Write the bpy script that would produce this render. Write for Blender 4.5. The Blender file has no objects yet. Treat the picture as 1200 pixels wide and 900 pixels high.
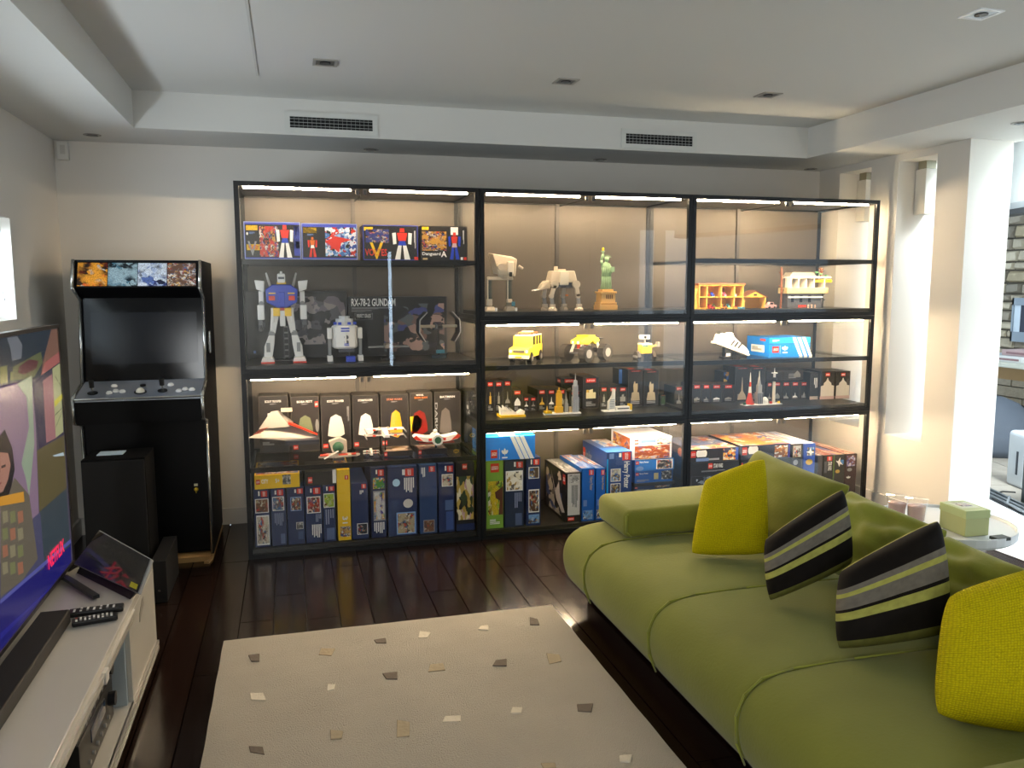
import bpy, math, random
from mathutils import Vector, Matrix
random.seed(7)
S = bpy.context.scene
COL = S.collection
# ------------------------------------------------------------------ camera
FPX, YAW, PITCH, ROLL = 953.7, .2660, .1190, -.0019
CAM = Vector((.2563, -4.4649, 1.4586))
def _axes():
    cy, sy = math.cos(YAW), math.sin(YAW); cp, sp = math.cos(PITCH), math.sin(PITCH)
    f = Vector((sy*cp, cy*cp, -sp)); r = Vector((cy, -sy, 0)); u = r.cross(f)
    cr, sr = math.cos(ROLL), math.sin(ROLL)
    return (cr*r+sr*u), (-sr*r+cr*u), f
RX, UP, FW = _axes()
cd = bpy.data.cameras.new('camera'); cam = bpy.data.objects.new('camera', cd); COL.objects.link(cam)
cd.sensor_width = 36; cd.sensor_fit = 'HORIZONTAL'; cd.lens = FPX/1200*36; cd.clip_start = .05; cd.clip_end = 200
cam.matrix_world = Matrix(((RX.x, UP.x, -FW.x, CAM.x), (RX.y, UP.y, -FW.y, CAM.y), (RX.z, UP.z, -FW.z, CAM.z), (0, 0, 0, 1)))
S.camera = cam
def at(px, py, ax, v):
    """real point where the sight line of a photo pixel meets the plane axis=v"""
    d = FW + RX*((px-600)/FPX) - UP*((py-450)/FPX)
    return CAM + d*((v-CAM[ax])/d[ax])
def atp(px, py, p0, n):
    d = FW + RX*((px-600)/FPX) - UP*((py-450)/FPX)
    return CAM + d*((n.dot(p0-CAM))/n.dot(d))
# ------------------------------------------------------------------ world, lights, exposure
w = bpy.data.worlds.new('daylight'); S.world = w; w.use_nodes = True
bg = w.node_tree.nodes['Background']; bg.inputs[0].default_value = (.72, .86, 1, 1); bg.inputs[1].default_value = .9
def area(name, loc, target, sx, sy, power, col):
    l = bpy.data.lights.new(name, 'AREA'); l.shape = 'RECTANGLE'; l.size = sx; l.size_y = sy; l.energy = power; l.color = col
    o = bpy.data.objects.new(name, l); COL.objects.link(o); o.location = loc
    o.rotation_euler = (Vector(target)-Vector(loc)).to_track_quat('-Z', 'Y').to_euler(); return o
area('skylight_daylight', (4.66, -1.7, 2.62), (4.66, -1.7, 0), .5, 2.6, 230, (.86, .95, 1))
area('left_window_daylight', (-1.30, -1.05, 1.45), (0, -1.05, 1.85), 1.7, .5, 24, (.78, .9, 1))
area('added_room_fill', (-1.02, -5.9, 1.5), (3, -4.2, 1.2), 1.9, 1.6, 98, (.96, .99, 1))  # unseen fill lamp added behind the camera; the wall has no opening here
S.view_settings.view_transform = 'Standard'; S.view_settings.look = 'None'
S.view_settings.gamma = 1; S.view_settings.use_curve_mapping = False
S.view_settings.exposure = 0.72
LEDPOW = 205.0
try:
    S.cycles.transparent_max_bounces = 32; S.cycles.max_bounces = 10
except Exception: pass

# ------------------------------------------------------------------ materials
def lin(c):
    if isinstance(c, str):
        c = c.lstrip('#'); c = [int(c[i:i+2], 16)/255 for i in (0, 2, 4)]
    return tuple((x/12.92 if x <= .04045 else ((x+.055)/1.055)**2.4) for x in c[:3])
MC = {}
def nt(name):
    m = bpy.data.materials.new(name); m.use_nodes = True
    return m, m.node_tree.nodes, m.node_tree.links, m.node_tree.nodes['Principled BSDF']
def mat(col, rough=.5, metal=0, var=.06, scale=12, bump=0, bscale=60, name=None, spec=.5, coat=0, sheen=0):
    key = (col, rough, metal, var, scale, bump, bscale, spec, coat, sheen)
    if key in MC: return MC[key]
    m, n, l, b = nt(name or 'mat_'+str(len(MC)))
    c = lin(col)
    b.inputs['Roughness'].default_value = rough; b.inputs['Metallic'].default_value = metal
    b.inputs['Specular IOR Level'].default_value = spec; b.inputs['Coat Weight'].default_value = coat
    if sheen: b.inputs['Sheen Weight'].default_value = sheen
    tc = n.new('ShaderNodeTexCoord')
    no = n.new('ShaderNodeTexNoise'); no.inputs['Scale'].default_value = scale; no.inputs['Detail'].default_value = 3
    l.new(tc.outputs['Object'], no.inputs['Vector'])
    mx = n.new('ShaderNodeMix'); mx.data_type = 'RGBA'
    mx.inputs['A'].default_value = (*[x*(1-var) for x in c], 1); mx.inputs['B'].default_value = (*[min(1, x*(1+var)) for x in c], 1)
    l.new(no.outputs['Fac'], mx.inputs['Factor']); l.new(mx.outputs['Result'], b.inputs['Base Color'])
    if bump:
        n2 = n.new('ShaderNodeTexNoise'); n2.inputs['Scale'].default_value = bscale; n2.inputs['Detail'].default_value = 4
        l.new(tc.outputs['Object'], n2.inputs['Vector'])
        bu = n.new('ShaderNodeBump'); bu.inputs['Strength'].default_value = bump; bu.inputs['Distance'].default_value = .01
        l.new(n2.outputs['Fac'], bu.inputs['Height']); l.new(bu.outputs['Normal'], b.inputs['Normal'])
    MC[key] = m; return m
def glow(col, strength, name='glow'):
    key = ('glow', col, strength)
    if key in MC: return MC[key]
    m, n, l, b = nt(name); c = lin(col)
    b.inputs['Base Color'].default_value = (0.01, .01, .01, 1); b.inputs['Roughness'].default_value = .25
    b.inputs['Emission Color'].default_value = (*c, 1); b.inputs['Emission Strength'].default_value = strength
    MC[key] = m; return m
def art(cols, seed=0, scale=5, rough=.35, emit=0):
    """printed picture: patches of flat colour"""
    key = ('art', tuple(cols), seed, scale, emit)
    if key in MC: return MC[key]
    m, n, l, b = nt('printed_picture')
    tc = n.new('ShaderNodeTexCoord'); mp = n.new('ShaderNodeMapping')
    mp.inputs['Location'].default_value = (seed*3.7+.3, seed*1.9, seed*.7)
    l.new(tc.outputs['Object'], mp.inputs['Vector'])
    ns = n.new('ShaderNodeTexNoise'); ns.inputs['Scale'].default_value = scale*.8; ns.inputs['Detail'].default_value = 2
    l.new(mp.outputs[0], ns.inputs['Vector'])
    ad = n.new('ShaderNodeMix'); ad.data_type = 'RGBA'; ad.blend_type = 'LINEAR_LIGHT'; ad.inputs['Factor'].default_value = .16
    l.new(mp.outputs[0], ad.inputs['A']); l.new(ns.outputs['Color'], ad.inputs['B'])
    v = n.new('ShaderNodeTexVoronoi'); v.inputs['Scale'].default_value = scale
    l.new(ad.outputs['Result'], v.inputs['Vector'])
    sp = n.new('ShaderNodeSeparateColor'); l.new(v.outputs['Color'], sp.inputs[0])
    cr = n.new('ShaderNodeValToRGB'); cr.color_ramp.interpolation = 'CONSTANT'
    e = cr.color_ramp.elements
    for i, c in enumerate(cols):
        if i < 2: x = e[i]; x.position = i/len(cols)
        else: x = e.new(i/len(cols))
        x.color = (*lin(c), 1)
    l.new(sp.outputs[0], cr.inputs[0]); l.new(cr.outputs[0], b.inputs['Base Color']); b.inputs['Roughness'].default_value = rough
    if emit:
        l.new(cr.outputs[0], b.inputs['Emission Color']); b.inputs['Emission Strength'].default_value = emit
        b.inputs['Base Color'].default_value = (.01, .01, .01, 1); l.remove(b.inputs['Base Color'].links[0])
    MC[key] = m; return m
def glass(tint=(1, 1, 1), refl=1.0, name='clear_glass', ior=1.5, rough=0.0):
    m = bpy.data.materials.new(name); m.use_nodes = True; n = m.node_tree.nodes; l = m.node_tree.links; n.clear()
    o = n.new('ShaderNodeOutputMaterial'); t = n.new('ShaderNodeBsdfTransparent'); g = n.new('ShaderNodeBsdfGlossy')
    t.inputs[0].default_value = (*tint, 1); g.inputs['Roughness'].default_value = rough; g.inputs[0].default_value = (.95, 1, 1, 1)
    f = n.new('ShaderNodeFresnel'); f.inputs[0].default_value = ior
    mu = n.new('ShaderNodeMath'); mu.operation = 'MULTIPLY'; mu.inputs[1].default_value = refl
    mx = n.new('ShaderNodeMixShader'); gm = n.new('ShaderNodeNewGeometry'); fr_ = n.new('ShaderNodeMath'); fr_.operation = 'SUBTRACT'; fr_.inputs[0].default_value = 1; l.new(gm.outputs['Backfacing'], fr_.inputs[1])
    m2 = n.new('ShaderNodeMath'); m2.operation = 'MULTIPLY'; l.new(f.outputs[0], mu.inputs[0]); l.new(mu.outputs[0], m2.inputs[0]); l.new(fr_.outputs[0], m2.inputs[1]); l.new(m2.outputs[0], mx.inputs[0])
    l.new(t.outputs[0], mx.inputs[1]); l.new(g.outputs[0], mx.inputs[2]); l.new(mx.outputs[0], o.inputs[0])
    return m
GLASS = glass(); SHELFGLASS = glass((.86, .87, .86), .8, 'shelf_glass')
CLEARPL = glass((.95, .96, .97), .7, 'clear_plastic')
# ------------------------------------------------------------------ mesh helpers
class MB:
    def __init__(s): s.v = []; s.f = []
    def box(s, x0, x1, y0, y1, z0, z1):
        i = len(s.v)
        s.v += [(x, y, z) for x in (x0, x1) for y in (y0, y1) for z in (z0, z1)]
        s.f += [tuple(i+k for k in q) for q in ((0, 1, 3, 2), (4, 6, 7, 5), (0, 4, 5, 1), (2, 3, 7, 6), (0, 2, 6, 4), (1, 5, 7, 3))]; return s
    def hexa(s, P):
        """8 points: bottom ring 4, top ring 4"""
        i = len(s.v); s.v += [tuple(p) for p in P]
        s.f += [tuple(i+k for k in q) for q in ((3, 2, 1, 0), (4, 5, 6, 7), (0, 1, 5, 4), (1, 2, 6, 5), (2, 3, 7, 6), (3, 0, 4, 7))]; return s
    def bar(s, p, q, a, b=None, up=(0, 0, 1)):
        p, q = Vector(p), Vector(q); b = b or a; d = (q-p).normalized(); u = Vector(up)
        if abs(d.dot(u)) > .98: u = Vector((0, 1, 0))
        r = d.cross(u).normalized()*a/2; t = r.cross(d).normalized()*b/2
        return s.hexa([p-r-t, p+r-t, p+r+t, p-r+t, q-r-t, q+r-t, q+r+t, q-r+t])
    def cyl(s, p, q, r, n=12, r2=None):
        p, q = Vector(p), Vector(q); r2 = r if r2 is None else r2; d = (q-p).normalized()
        u = Vector((0, 0, 1)) if abs(d.z) < .95 else Vector((1, 0, 0)); a = d.cross(u).normalized(); b = d.cross(a)
        i = len(s.v)
        for c, rr in ((p, r), (q, r2)):
            s.v += [tuple(c+a*math.cos(2*math.pi*k/n)*rr+b*math.sin(2*math.pi*k/n)*rr) for k in range(n)]
        s.f += [(i+k, i+(k+1) % n, i+n+(k+1) % n, i+n+k) for k in range(n)]
        s.f += [tuple(i+k for k in range(n))[::-1], tuple(i+n+k for k in range(n))]; return s
    def tube(s, pts, r, n=6):
        for a, b in zip(pts[:-1], pts[1:]):
            if (Vector(a)-Vector(b)).length > 1e-5: s.cyl(a, b, r, n)
        return s
    def prism(s, poly, ax, a, b):
        """poly: 2d points in the other two axes; extruded from a to b on axis ax"""
        i = len(s.v); n = len(poly)
        for c in (a, b):
            for (u, v) in poly:
                s.v.append((c, u, v) if ax == 0 else (u, c, v) if ax == 1 else (u, v, c))
        s.f += [tuple(i+k for k in range(n)), tuple(i+n+k for k in range(n))[::-1]]
        s.f += [(i+k, i+n+k, i+n+(k+1) % n, i+(k+1) % n) for k in range(n)]; return s
    def lathe(s, prof, c=(0, 0, 0), n=16, sx=1, sy=1):
        i = len(s.v); m = len(prof)
        for (r, z) in prof:
            s.v += [(c[0]+r*sx*math.cos(2*math.pi*k/n), c[1]+r*sy*math.sin(2*math.pi*k/n), c[2]+z) for k in range(n)]
        for j in range(m-1):
            s.f += [(i+j*n+k, i+j*n+(k+1) % n, i+(j+1)*n+(k+1) % n, i+(j+1)*n+k) for k in range(n)]
        s.f += [tuple(i+k for k in range(n))[::-1], tuple(i+(m-1)*n+k for k in range(n))]; return s
    def ball(s, c, r, n=12, sz=1, sx=1, sy=1):
        return s.lathe([(max(1e-4, r*math.sin(math.pi*k/8)), -r*sz*math.cos(math.pi*k/8)) for k in range(9)], c, n, sx, sy)
    def build(s, name, m, parent=None, smooth=False, bevel=0, seg=2, local=False, fix=True):
        me = bpy.data.meshes.new(name); vs = s.v
        if parent is not None and not local and not parent.name in LOCAL:
            o = org(parent); vs = [(a[0]-o.x, a[1]-o.y, a[2]-o.z) for a in s.v]
        me.from_pydata(vs, [], s.f); me.validate()
        if fix:
            import bmesh
            b = bmesh.new(); b.from_mesh(me); bmesh.ops.recalc_face_normals(b, faces=b.faces); b.to_mesh(me); b.free()
        me.materials.append(m)
        if smooth:
            me.shade_smooth()
        ob = bpy.data.objects.new(name, me); COL.objects.link(ob)
        if parent is not None:
            ob.parent = parent
            if parent.name in LOCAL: LOCAL.add(ob.name)
        if bevel:
            bm = ob.modifiers.new('bevel', 'BEVEL'); bm.width = bevel; bm.segments = seg; bm.limit_method = 'ANGLE'
        return ob
LOCAL = set()
def org(o):
    v = Vector((0, 0, 0))
    while o is not None: v += o.location; o = o.parent
    return v
def tag(o, label=None, cat=None, group=None, kind=None):
    if label: o['label'] = label
    if cat: o['category'] = cat
    if group: o['group'] = group
    if kind: o['kind'] = kind
    return o
def thing(name, label, cat, loc=(0, 0, 0), group=None, rot=0, local=False):
    o = bpy.data.objects.new(name, None); COL.objects.link(o); o.location = loc; o.rotation_euler = (0, 0, rot); o.empty_display_size = .05
    if local or rot: LOCAL.add(o.name)
    return tag(o, label, cat, group)
def solo(mb, name, m, label, cat, loc, group=None, **k):
    mb.v = [(a[0]-loc[0], a[1]-loc[1], a[2]-loc[2]) for a in mb.v]
    o = mb.build(name, m, None, **k); o.location = loc; return tag(o, label, cat, group)
def B(*a): return MB().box(*a)
# unit meshes for prints
def _unit(name, vs, fs):
    me = bpy.data.meshes.new(name); me.from_pydata(vs, [], fs); me.materials.append(None); return me
QUAD = _unit('print_panel', [(0, 0, 0), (1, 0, 0), (1, 1, 0), (0, 1, 0)], [(0, 1, 2, 3)])
DISC = _unit('print_disc', [(.5+.5*math.cos(a*math.pi/12), .5+.5*math.sin(a*math.pi/12), 0) for a in range(24)], [tuple(range(24))])
def _lines(rows, seed):
    r = random.Random(seed); v = []; f = []
    for k in range(rows):
        y0 = (k+.2)/rows; y1 = (k+.75)/rows; L = r.uniform(.55, 1); i = len(v)
        v += [(0, y0, 0), (L, y0, 0), (L, y1, 0), (0, y1, 0)]; f.append((i, i+1, i+2, i+3))
    return _unit('print_lines', v, f)
LINES = [_lines(3, 1), _lines(4, 2), _lines(6, 3)]
TX = {}
def textmesh(s, bold=0.0):
    if s in TX: return TX[s]
    c = bpy.data.curves.new('t', 'FONT'); c.body = s; c.resolution_u = 2; c.offset = bold
    o = bpy.data.objects.new('t', c); COL.objects.link(o)
    dg = bpy.context.evaluated_depsgraph_get(); me = bpy.data.meshes.new_from_object(o.evaluated_get(dg)); me.name = 'lettering'
    bpy.data.objects.remove(o); bpy.data.curves.remove(c)
    xs = [v.co.x for v in me.vertices]; ys = [v.co.y for v in me.vertices]
    a, b_, c_, d_ = min(xs), max(xs), min(ys), max(ys)
    for v in me.vertices: v.co.x = (v.co.x-a)/(b_-a); v.co.y = (v.co.y-c_)/(d_-c_)
    me.materials.clear(); me.materials.append(None); TX[s] = me; return me
def place(me, name, m, parent, o, U, V):
    ob = bpy.data.objects.new(name, me); COL.objects.link(ob); ob.parent = parent
    U, V = Vector(U), Vector(V); N = U.cross(V).normalized(); o = Vector(o)
    ob.matrix_local = Matrix(((U.x, V.x, N.x, o.x), (U.y, V.y, N.y, o.y), (U.z, V.z, N.z, o.z), (0, 0, 0, 1)))
    ob.material_slots[0].link = 'OBJECT'; ob.material_slots[0].material = m
    LOCAL.add(ob.name); return ob
RED = mat('#d8301c', .4, var=.02); WHITE = mat('#f2f0ea', .5, var=.02); BLACK = mat('#0b0b0d', .4, var=.1)
NAVY = mat('#1a2c58', .35, var=.08); DARK = mat('#1b1a1b', .4, var=.1); YEL = mat('#f2c418', .4, var=.03)
SILV = mat('#b9b7b0', .4, var=.03); BLUEB = mat('#1560b4', .35, var=.25, scale=4)
PAL = {
 'town': ('#c9b48c', '#8a5a3a', '#e8dcc4', '#3f6ea0', '#6a4a34', '#d0402c', '#f0e8d8', '#2c3038'),
 'grey': ('#d8d6d0', '#8c8a88', '#3a3a3c', '#f4f2ec', '#5a5856', '#b0aca6'),
 'green': ('#5a8c2c', '#a8c83c', '#4a3020', '#e8c828', '#784020', '#f0ecd8'),
 'flower': ('#f0c030', '#503090', '#4c9c40', '#e8e4e0', '#3c6cb0', '#f0a020'),
 'space': ('#14141c', '#c83020', '#f0ece4', '#28304c', '#e88a28', '#7a8090', '#181820'),
 'robot': ('#141210', '#d8321c', '#e8e4dc', '#2c3c8c', '#181412', '#d8a040', '#100e0c', '#9c9088'),
 'blue': ('#2c6cc0', '#88b8e8', '#c8a868', '#183460', '#e8e0d0', '#604838'),
 'fire': ('#e05a1c', '#2a1008', '#f0a030', '#601808', '#181010', '#b8b4b0'),
 'teal': ('#0c1c28', '#48788c', '#16303c', '#9cb4bc', '#08121a'),
 'indigo': ('#2c3c78', '#a8b8d8', '#141c3c', '#5870b0', '#d8e0ec'),
 'crowd': ('#d8d0c8', '#a83828', '#28303c', '#e0b060', '#5870a0', '#705040', '#f0ece4'),
 'orange': ('#e87820', '#f4c050', '#fff0d0', '#a04818', '#d8d4e0', '#4858a0'),
}
def pal(k, seed=0, scale=5):
    """printed photo: patches of the palette over a ground colour, broken up by fine noise"""
    key = ('pal', k, seed, scale)
    if key in MC: return MC[key]
    cols = list(PAL[k]); m = art(cols, seed, scale*1.35).copy(); n = m.node_tree.nodes; l = m.node_tree.links; b = n['Principled BSDF']
    cr = [x for x in n if x.bl_idname == 'ShaderNodeValToRGB'][0]; mp = [x for x in n if x.bl_idname == 'ShaderNodeMapping'][0]
    a = n.new('ShaderNodeTexNoise'); a.inputs['Scale'].default_value = scale*.45; a.inputs['Detail'].default_value = 4; l.new(mp.outputs[0], a.inputs['Vector'])
    mr = n.new('ShaderNodeMapRange'); mr.inputs['From Min'].default_value = .42; mr.inputs['From Max'].default_value = .56; l.new(a.outputs['Fac'], mr.inputs['Value'])
    mx = n.new('ShaderNodeMix'); mx.data_type = 'RGBA'; mx.inputs['A'].default_value = (*lin(cols[seed % len(cols)]), 1); l.new(mr.outputs[0], mx.inputs['Factor']); l.new(cr.outputs[0], mx.inputs['B'])
    f = n.new('ShaderNodeTexNoise'); f.inputs['Scale'].default_value = scale*6; f.inputs['Detail'].default_value = 2; l.new(mp.outputs[0], f.inputs['Vector'])
    m2 = n.new('ShaderNodeMapRange'); m2.inputs['From Min'].default_value = .3; m2.inputs['From Max'].default_value = .7; m2.inputs['To Min'].default_value = .45; m2.inputs['To Max'].default_value = 1.1; l.new(f.outputs['Fac'], m2.inputs['Value'])
    mu = n.new('ShaderNodeMix'); mu.data_type = 'RGBA'; mu.blend_type = 'MULTIPLY'; mu.inputs['Factor'].default_value = 1; l.new(mx.outputs['Result'], mu.inputs['A']); l.new(m2.outputs[0], mu.inputs['B'])
    l.new(mu.outputs['Result'], b.inputs['Base Color']); MC[key] = m; return m
def face(fc, w_, d, h, u0, v0, u1, v1, e=.0008):
    if fc == 'F': return Vector((u0*w_, -e, (1-v1)*h)), Vector(((u1-u0)*w_, 0, 0)), Vector((0, 0, (v1-v0)*h))
    if fc == 'L': return Vector((-e, d*(1-u0), (1-v1)*h)), Vector((0, -(u1-u0)*d, 0)), Vector((0, 0, (v1-v0)*h))
    if fc == 'R': return Vector((w_+e, d*u0, (1-v1)*h)), Vector((0, (u1-u0)*d, 0)), Vector((0, 0, (v1-v0)*h))
    return Vector((u0*w_, (1-v1)*d, h+e)), Vector(((u1-u0)*w_, 0, 0)), Vector((0, (v1-v0)*d, 0))
FIG = (('head', [(.4, 0), (.6, 0), (.62, .13), (.38, .13)], 0), ('chest', [(.25, .15), (.75, .15), (.68, .4), (.32, .4)], 0), ('arm', [(.02, .16), (.2, .14), (.22, .5), (.06, .52)], 1),
       ('arm', [(.8, .14), (.98, .16), (.94, .52), (.78, .5)], 1), ('waist', [(.36, .4), (.64, .4), (.7, .55), (.3, .55)], 2), ('leg', [(.3, .55), (.47, .55), (.4, 1), (.14, 1)], 1), ('leg', [(.53, .55), (.7, .55), (.88, 1), (.6, 1)], 1))
def turned(o, U, V, rot):
    if rot == 'cw': return o+V, -V, U
    if rot == 'ccw': return o+U, V, -U
    return o, U, V
def item(root, w_, d, h, it):
    k, fc, u0, v0, u1, v1 = it[:6]; ex = it[6:]
    o, U, V = face(fc, w_, d, h, u0, v0, u1, v1)
    N = U.cross(V).normalized()
    if k == 'logo':
        p = place(QUAD, 'logo', RED, root, o, U, V)
        rot = ex[0] if ex else None
        o2, U2, V2 = turned(Vector((.12, .3, 0)), Vector((.76, 0, 0)), Vector((0, .4, 0)), None)
        if rot == 'cw': o2, U2, V2 = Vector((.3, .88, 0)), Vector((0, -.76, 0)), Vector((.4, 0, 0))
        o2.z = .0007
        place(textmesh('LEGO', .02), 'lettering', WHITE, p, o2, U2, V2)
    elif k == 'text':
        s, m = ex[0], ex[1]; rot = ex[2] if len(ex) > 2 else None
        o2, U2, V2 = turned(o+N*.0006, U, V, rot)
        place(textmesh(s, .02), 'lettering', m, root, o2, U2, V2)
    elif k == 'pic':
        m = ex[0]
        if len(ex) > 1 and ex[1]:
            p = place(QUAD, 'picture_border', ex[1], root, o, U, V); place(QUAD, 'picture', m, p, (.06, .05, .0007), (.88, 0, 0), (0, .9, 0))
        else: place(QUAD, 'picture', m, root, o+N*.0003, U, V)
    elif k == 'bar': place(QUAD, 'colour_band', ex[0], root, o, U, V)
    elif k == 'disc': place(DISC, 'picture', ex[0], root, o+N*.0006, U, V)
    elif k == 'lines':
        rot = ex[1] if len(ex) > 1 else None
        o2, U2, V2 = turned(o+N*.0004, U, V, rot); place(LINES[ex[2] if len(ex) > 2 else 1], 'small_print', ex[0], root, o2, U2, V2)
    elif k == 'fig':
        for nm_, pts, c in FIG:
            me = _unit('print_shape', [(a, 1-b, 0) for a, b in pts], [tuple(range(len(pts)))]); place(me, 'printed_shape', ex[0][c], root, o+N*.0008, U, V)
    elif k == 'poly':
        pts, m = ex
        me = _unit('print_shape', [(a, 1-b, 0) for a, b in pts], [tuple(range(len(pts)))]); place(me, 'printed_shape', m, root, o+N*.0007, U, V)
def carton(label, x0, x1, z0, z1, y, d, m, items, group=None, rot=0, cat='box', name='toy_box', edge=None):
    w_, h = x1-x0, z1-z0
    me = B(0, w_, 0, d, 0, h)
    o = me.build(name, m); o.location = (x0, y, z0); o.rotation_euler = (0, 0, rot); LOCAL.add(o.name)
    tag(o, label, cat, group)
    if edge:
        t = .004; e = MB()
        for (a, b_, c, d_) in ((0, w_, 0, t), (0, w_, h-t, h), (0, t, 0, h), (w_-t, w_, 0, h)): e.box(a, b_, -.0006, .001, c, d_)
        e.build('edge_print', edge, o)
    for it in items: item(o, w_, d, h, it)
    return o
def cpx(label, pxl, pxr, pyt, zb, y, d, m, items, **k):
    """carton given by the photo columns of its front face and the height of its top"""
    pm = (pyt, ); a = at(pxl, pyt+20, 1, y); b = at(pxr, pyt+20, 1, y); t = at((pxl+pxr)/2, pyt, 1, y)
    return carton(label, a.x, b.x-.0015, zb, t.z, y, d, m, items, **k)
# ------------------------------------------------------------------ the room
XL, XR, YB, ZS, ZC = -.99, 3.98, .745, 2.28, 2.47
PAINT = mat('#dbd6cd', .75, var=.015, scale=3, bump=.02, name='wall_paint')
CEILP = mat('#d4d3ce', .8, var=.01, scale=2, name='ceiling_paint')
def struct(mb, name, m, **k):
    o = mb.build(name, m, None, **k); o['kind'] = 'structure'; return o
struct(B(XL-.2, 4.3, YB, YB+.2, 0, 2.75), 'wall_back', PAINT)
m_ = MB(); wy0, wy1, wz0, wz1 = -2.0, -.12, 1.31, 1.78
m_.box(XL-.2, XL, -7, wy0, 0, 2.75).box(XL-.2, XL, wy1, YB, 0, 2.75).box(XL-.2, XL, wy0, wy1, 0, wz0).box(XL-.2, XL, wy0, wy1, wz1, 2.75)
struct(m_, 'wall_left', PAINT)
# window in the left wall
FRM = mat('#e6e8e8', .4, var=.02)
wf = MB()
wf.box(XL-.17, XL-.12, wy0, wy1, wz0, wz0+.04).box(XL-.17, XL-.12, wy0, wy1, wz1-.04, wz1).box(XL-.17, XL-.12, wy0, wy0+.04, wz0, wz1).box(XL-.17, XL-.12, wy1-.04, wy1, wz0, wz1).box(XL-.17, XL-.12, -1.08, -1.04, wz0, wz1)
wo = struct(wf, 'window_1', FRM); B(XL-.15, XL-.145, wy0+.04, wy1-.04, wz0+.04, wz1-.04).build('pane', GLASS, wo)
bl = thing('roller_blind', 'white roller blind with bead chain at the top of the left window', 'blind', (XL-.06, -.2, wz1))
MB().cyl((XL-.06, -1.95, wz1-.045), (XL-.06, -.19, wz1-.045), .03, 16).build('blind_roll', mat('#dedcd6', .8), bl, smooth=True)
MB().cyl((XL-.06, -.19, wz1-.045), (XL-.06, -.165, wz1-.045), .034, 16).build('end_cap', mat('#c9cac8', .5), bl)
ch = [(XL-.03, -.175+.03*math.sin(t), wz1-.21-.17*math.cos(t)) for t in [k*math.pi/8 for k in range(17)]]
MB().tube(ch, .003, 6).build('bead_chain', mat('#d8dadb', .5), bl)
# right wall: pillars with slot windows, thickness .3
XO = 4.28
rw = MB()
for a, b in ((.52, YB), (-.05, .20), (-.61, -.37)): rw.box(XR, XO, a, b, 0, ZS)
rw.box(XR, XO, .20, .52, 0, .5).box(XR, XO, -.37, -.05, 0, .5)
rw.box(XR, XO, .20, .52, 2.235, ZS).box(XR, XO, -.37, -.05, 2.235, ZS)
struct(rw, 'wall_right', PAINT)
struct(B(XR, 4.28, -7, -5.2, 0, ZS), 'wall_right_rear', PAINT)
# rear wall with one slit window (behind the camera; it mirrors in the cabinet doors)
rr = MB(); rr.box(XL-.2, 1.60, -7.2, -7, 0, 2.75).box(1.655, 6.2, -7.2, -7, 0, 2.75).box(1.60, 1.655, -7.2, -7, 0, .35).box(1.60, 1.655, -7.2, -7, 1.95, 2.75)
struct(rr, 'wall_rear', PAINT)
struct(B(1.60, 1.655, -7.12, -7.11, .35, 1.95), 'window_2', glow('#cfe6ff', 9))
struct(B(5.38, 5.60, -7.0, -6.98, .2, 2.3), 'reflection_panel_1', glow('#d4e2f0', 2.2)); struct(B(5.80, 6.18, -7.0, -6.98, .2, 2.3), 'reflection_panel_2', glow('#d4e2f0', 2.2))  # added glowing panels on the rear wall, mirrored as pale strips in the doors
# soffit ring and raised ceiling
SX0, SX1, SY1 = -.49, 3.52, .24
cg = MB()
cg.box(XL, SX0, -7, YB, ZS, 2.75).box(SX0, SX1, SY1, YB, ZS, 2.75).box(SX1, 4.33, -7, YB, ZS, 2.75)
struct(cg, 'ceiling', CEILP)
struct(B(SX0, SX1, -7, SY1, ZC, 2.75), 'ceiling_raised', CEILP)
struct(MB().box(-.1+.24, .151, -7, -.23, ZC-.004, ZC), 'trim_1', mat('#c6c5c0', .8))
# corridor beyond the pillars
tiles = mat('#d9dcdc', .25, var=.02)
struct(B(4.0, 5.35, -7, YB+1.6, -.06, -.012), 'floor_corridor', mat('#9a9c9c', .6))
tl = MB(); fl2 = bpy.data.objects['floor_corridor']
for i in range(3):
    for j in range(12):
        x0 = 4.004+i*.45; y0 = -4.0+j*.45
        if (x0+.1-4.94)*.949-(y0+.22-.12)*.316 < 0: B(x0, x0+.445, y0, y0+.445, -.012, 0).build('tile', tiles, fl2)
struct(B(4.28, 4.31, .745, 2.4, 0, 2.7), 'wall_corridor', PAINT)
cc = MB(); cc.box(4.33, 5.05, -.35, 2.4, 2.40, 2.6).box(4.33, 6.2, -7, -3.0, 2.40, 2.6).box(4.95, 5.05, -3.0, -.35, 2.40, 2.6)
struct(cc, 'ceiling_corridor', CEILP)
# angled sliding door line
P0 = Vector((4.94, .12, 0)); DD = Vector((-.316, -.949, 0)); NN = Vector((.949, -.316, 0))
def dl(t, o=0, z=0): return P0+DD*t+NN*o+Vector((0, 0, z))
def slab(mb, t0, t1, o0, o1, z0, z1):
    return mb.hexa([dl(t0, o0, z0), dl(t1, o0, z0), dl(t1, o1, z0), dl(t0, o1, z0), dl(t0, o0, z1), dl(t1, o0, z1), dl(t1, o1, z1), dl(t0, o1, z1)])
struct(slab(MB(), -1.6, 3.2, 0, .12, 1.96, 2.5), 'trim_2', mat('#c9d0d2', .7))
tr = MB(); slab(tr, -1.6, 3.2, 0, .03, .004, .016); slab(tr, -1.6, 3.2, .05, .075, .004, .016); slab(tr, -1.6, 3.2, .1, .12, .004, .016)
ds = struct(slab(MB(), -1.6, 3.2, -.02, .13, -.01, .005), 'door_1', mat('#3c3f42', .4)); tr.build('track', mat('#90989c', .3, .8), ds)
slab(MB(), -1.6, 3.2, -.01, .1, 1.925, 1.96).build('head_frame', mat('#2c3034', .4), ds)
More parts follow.
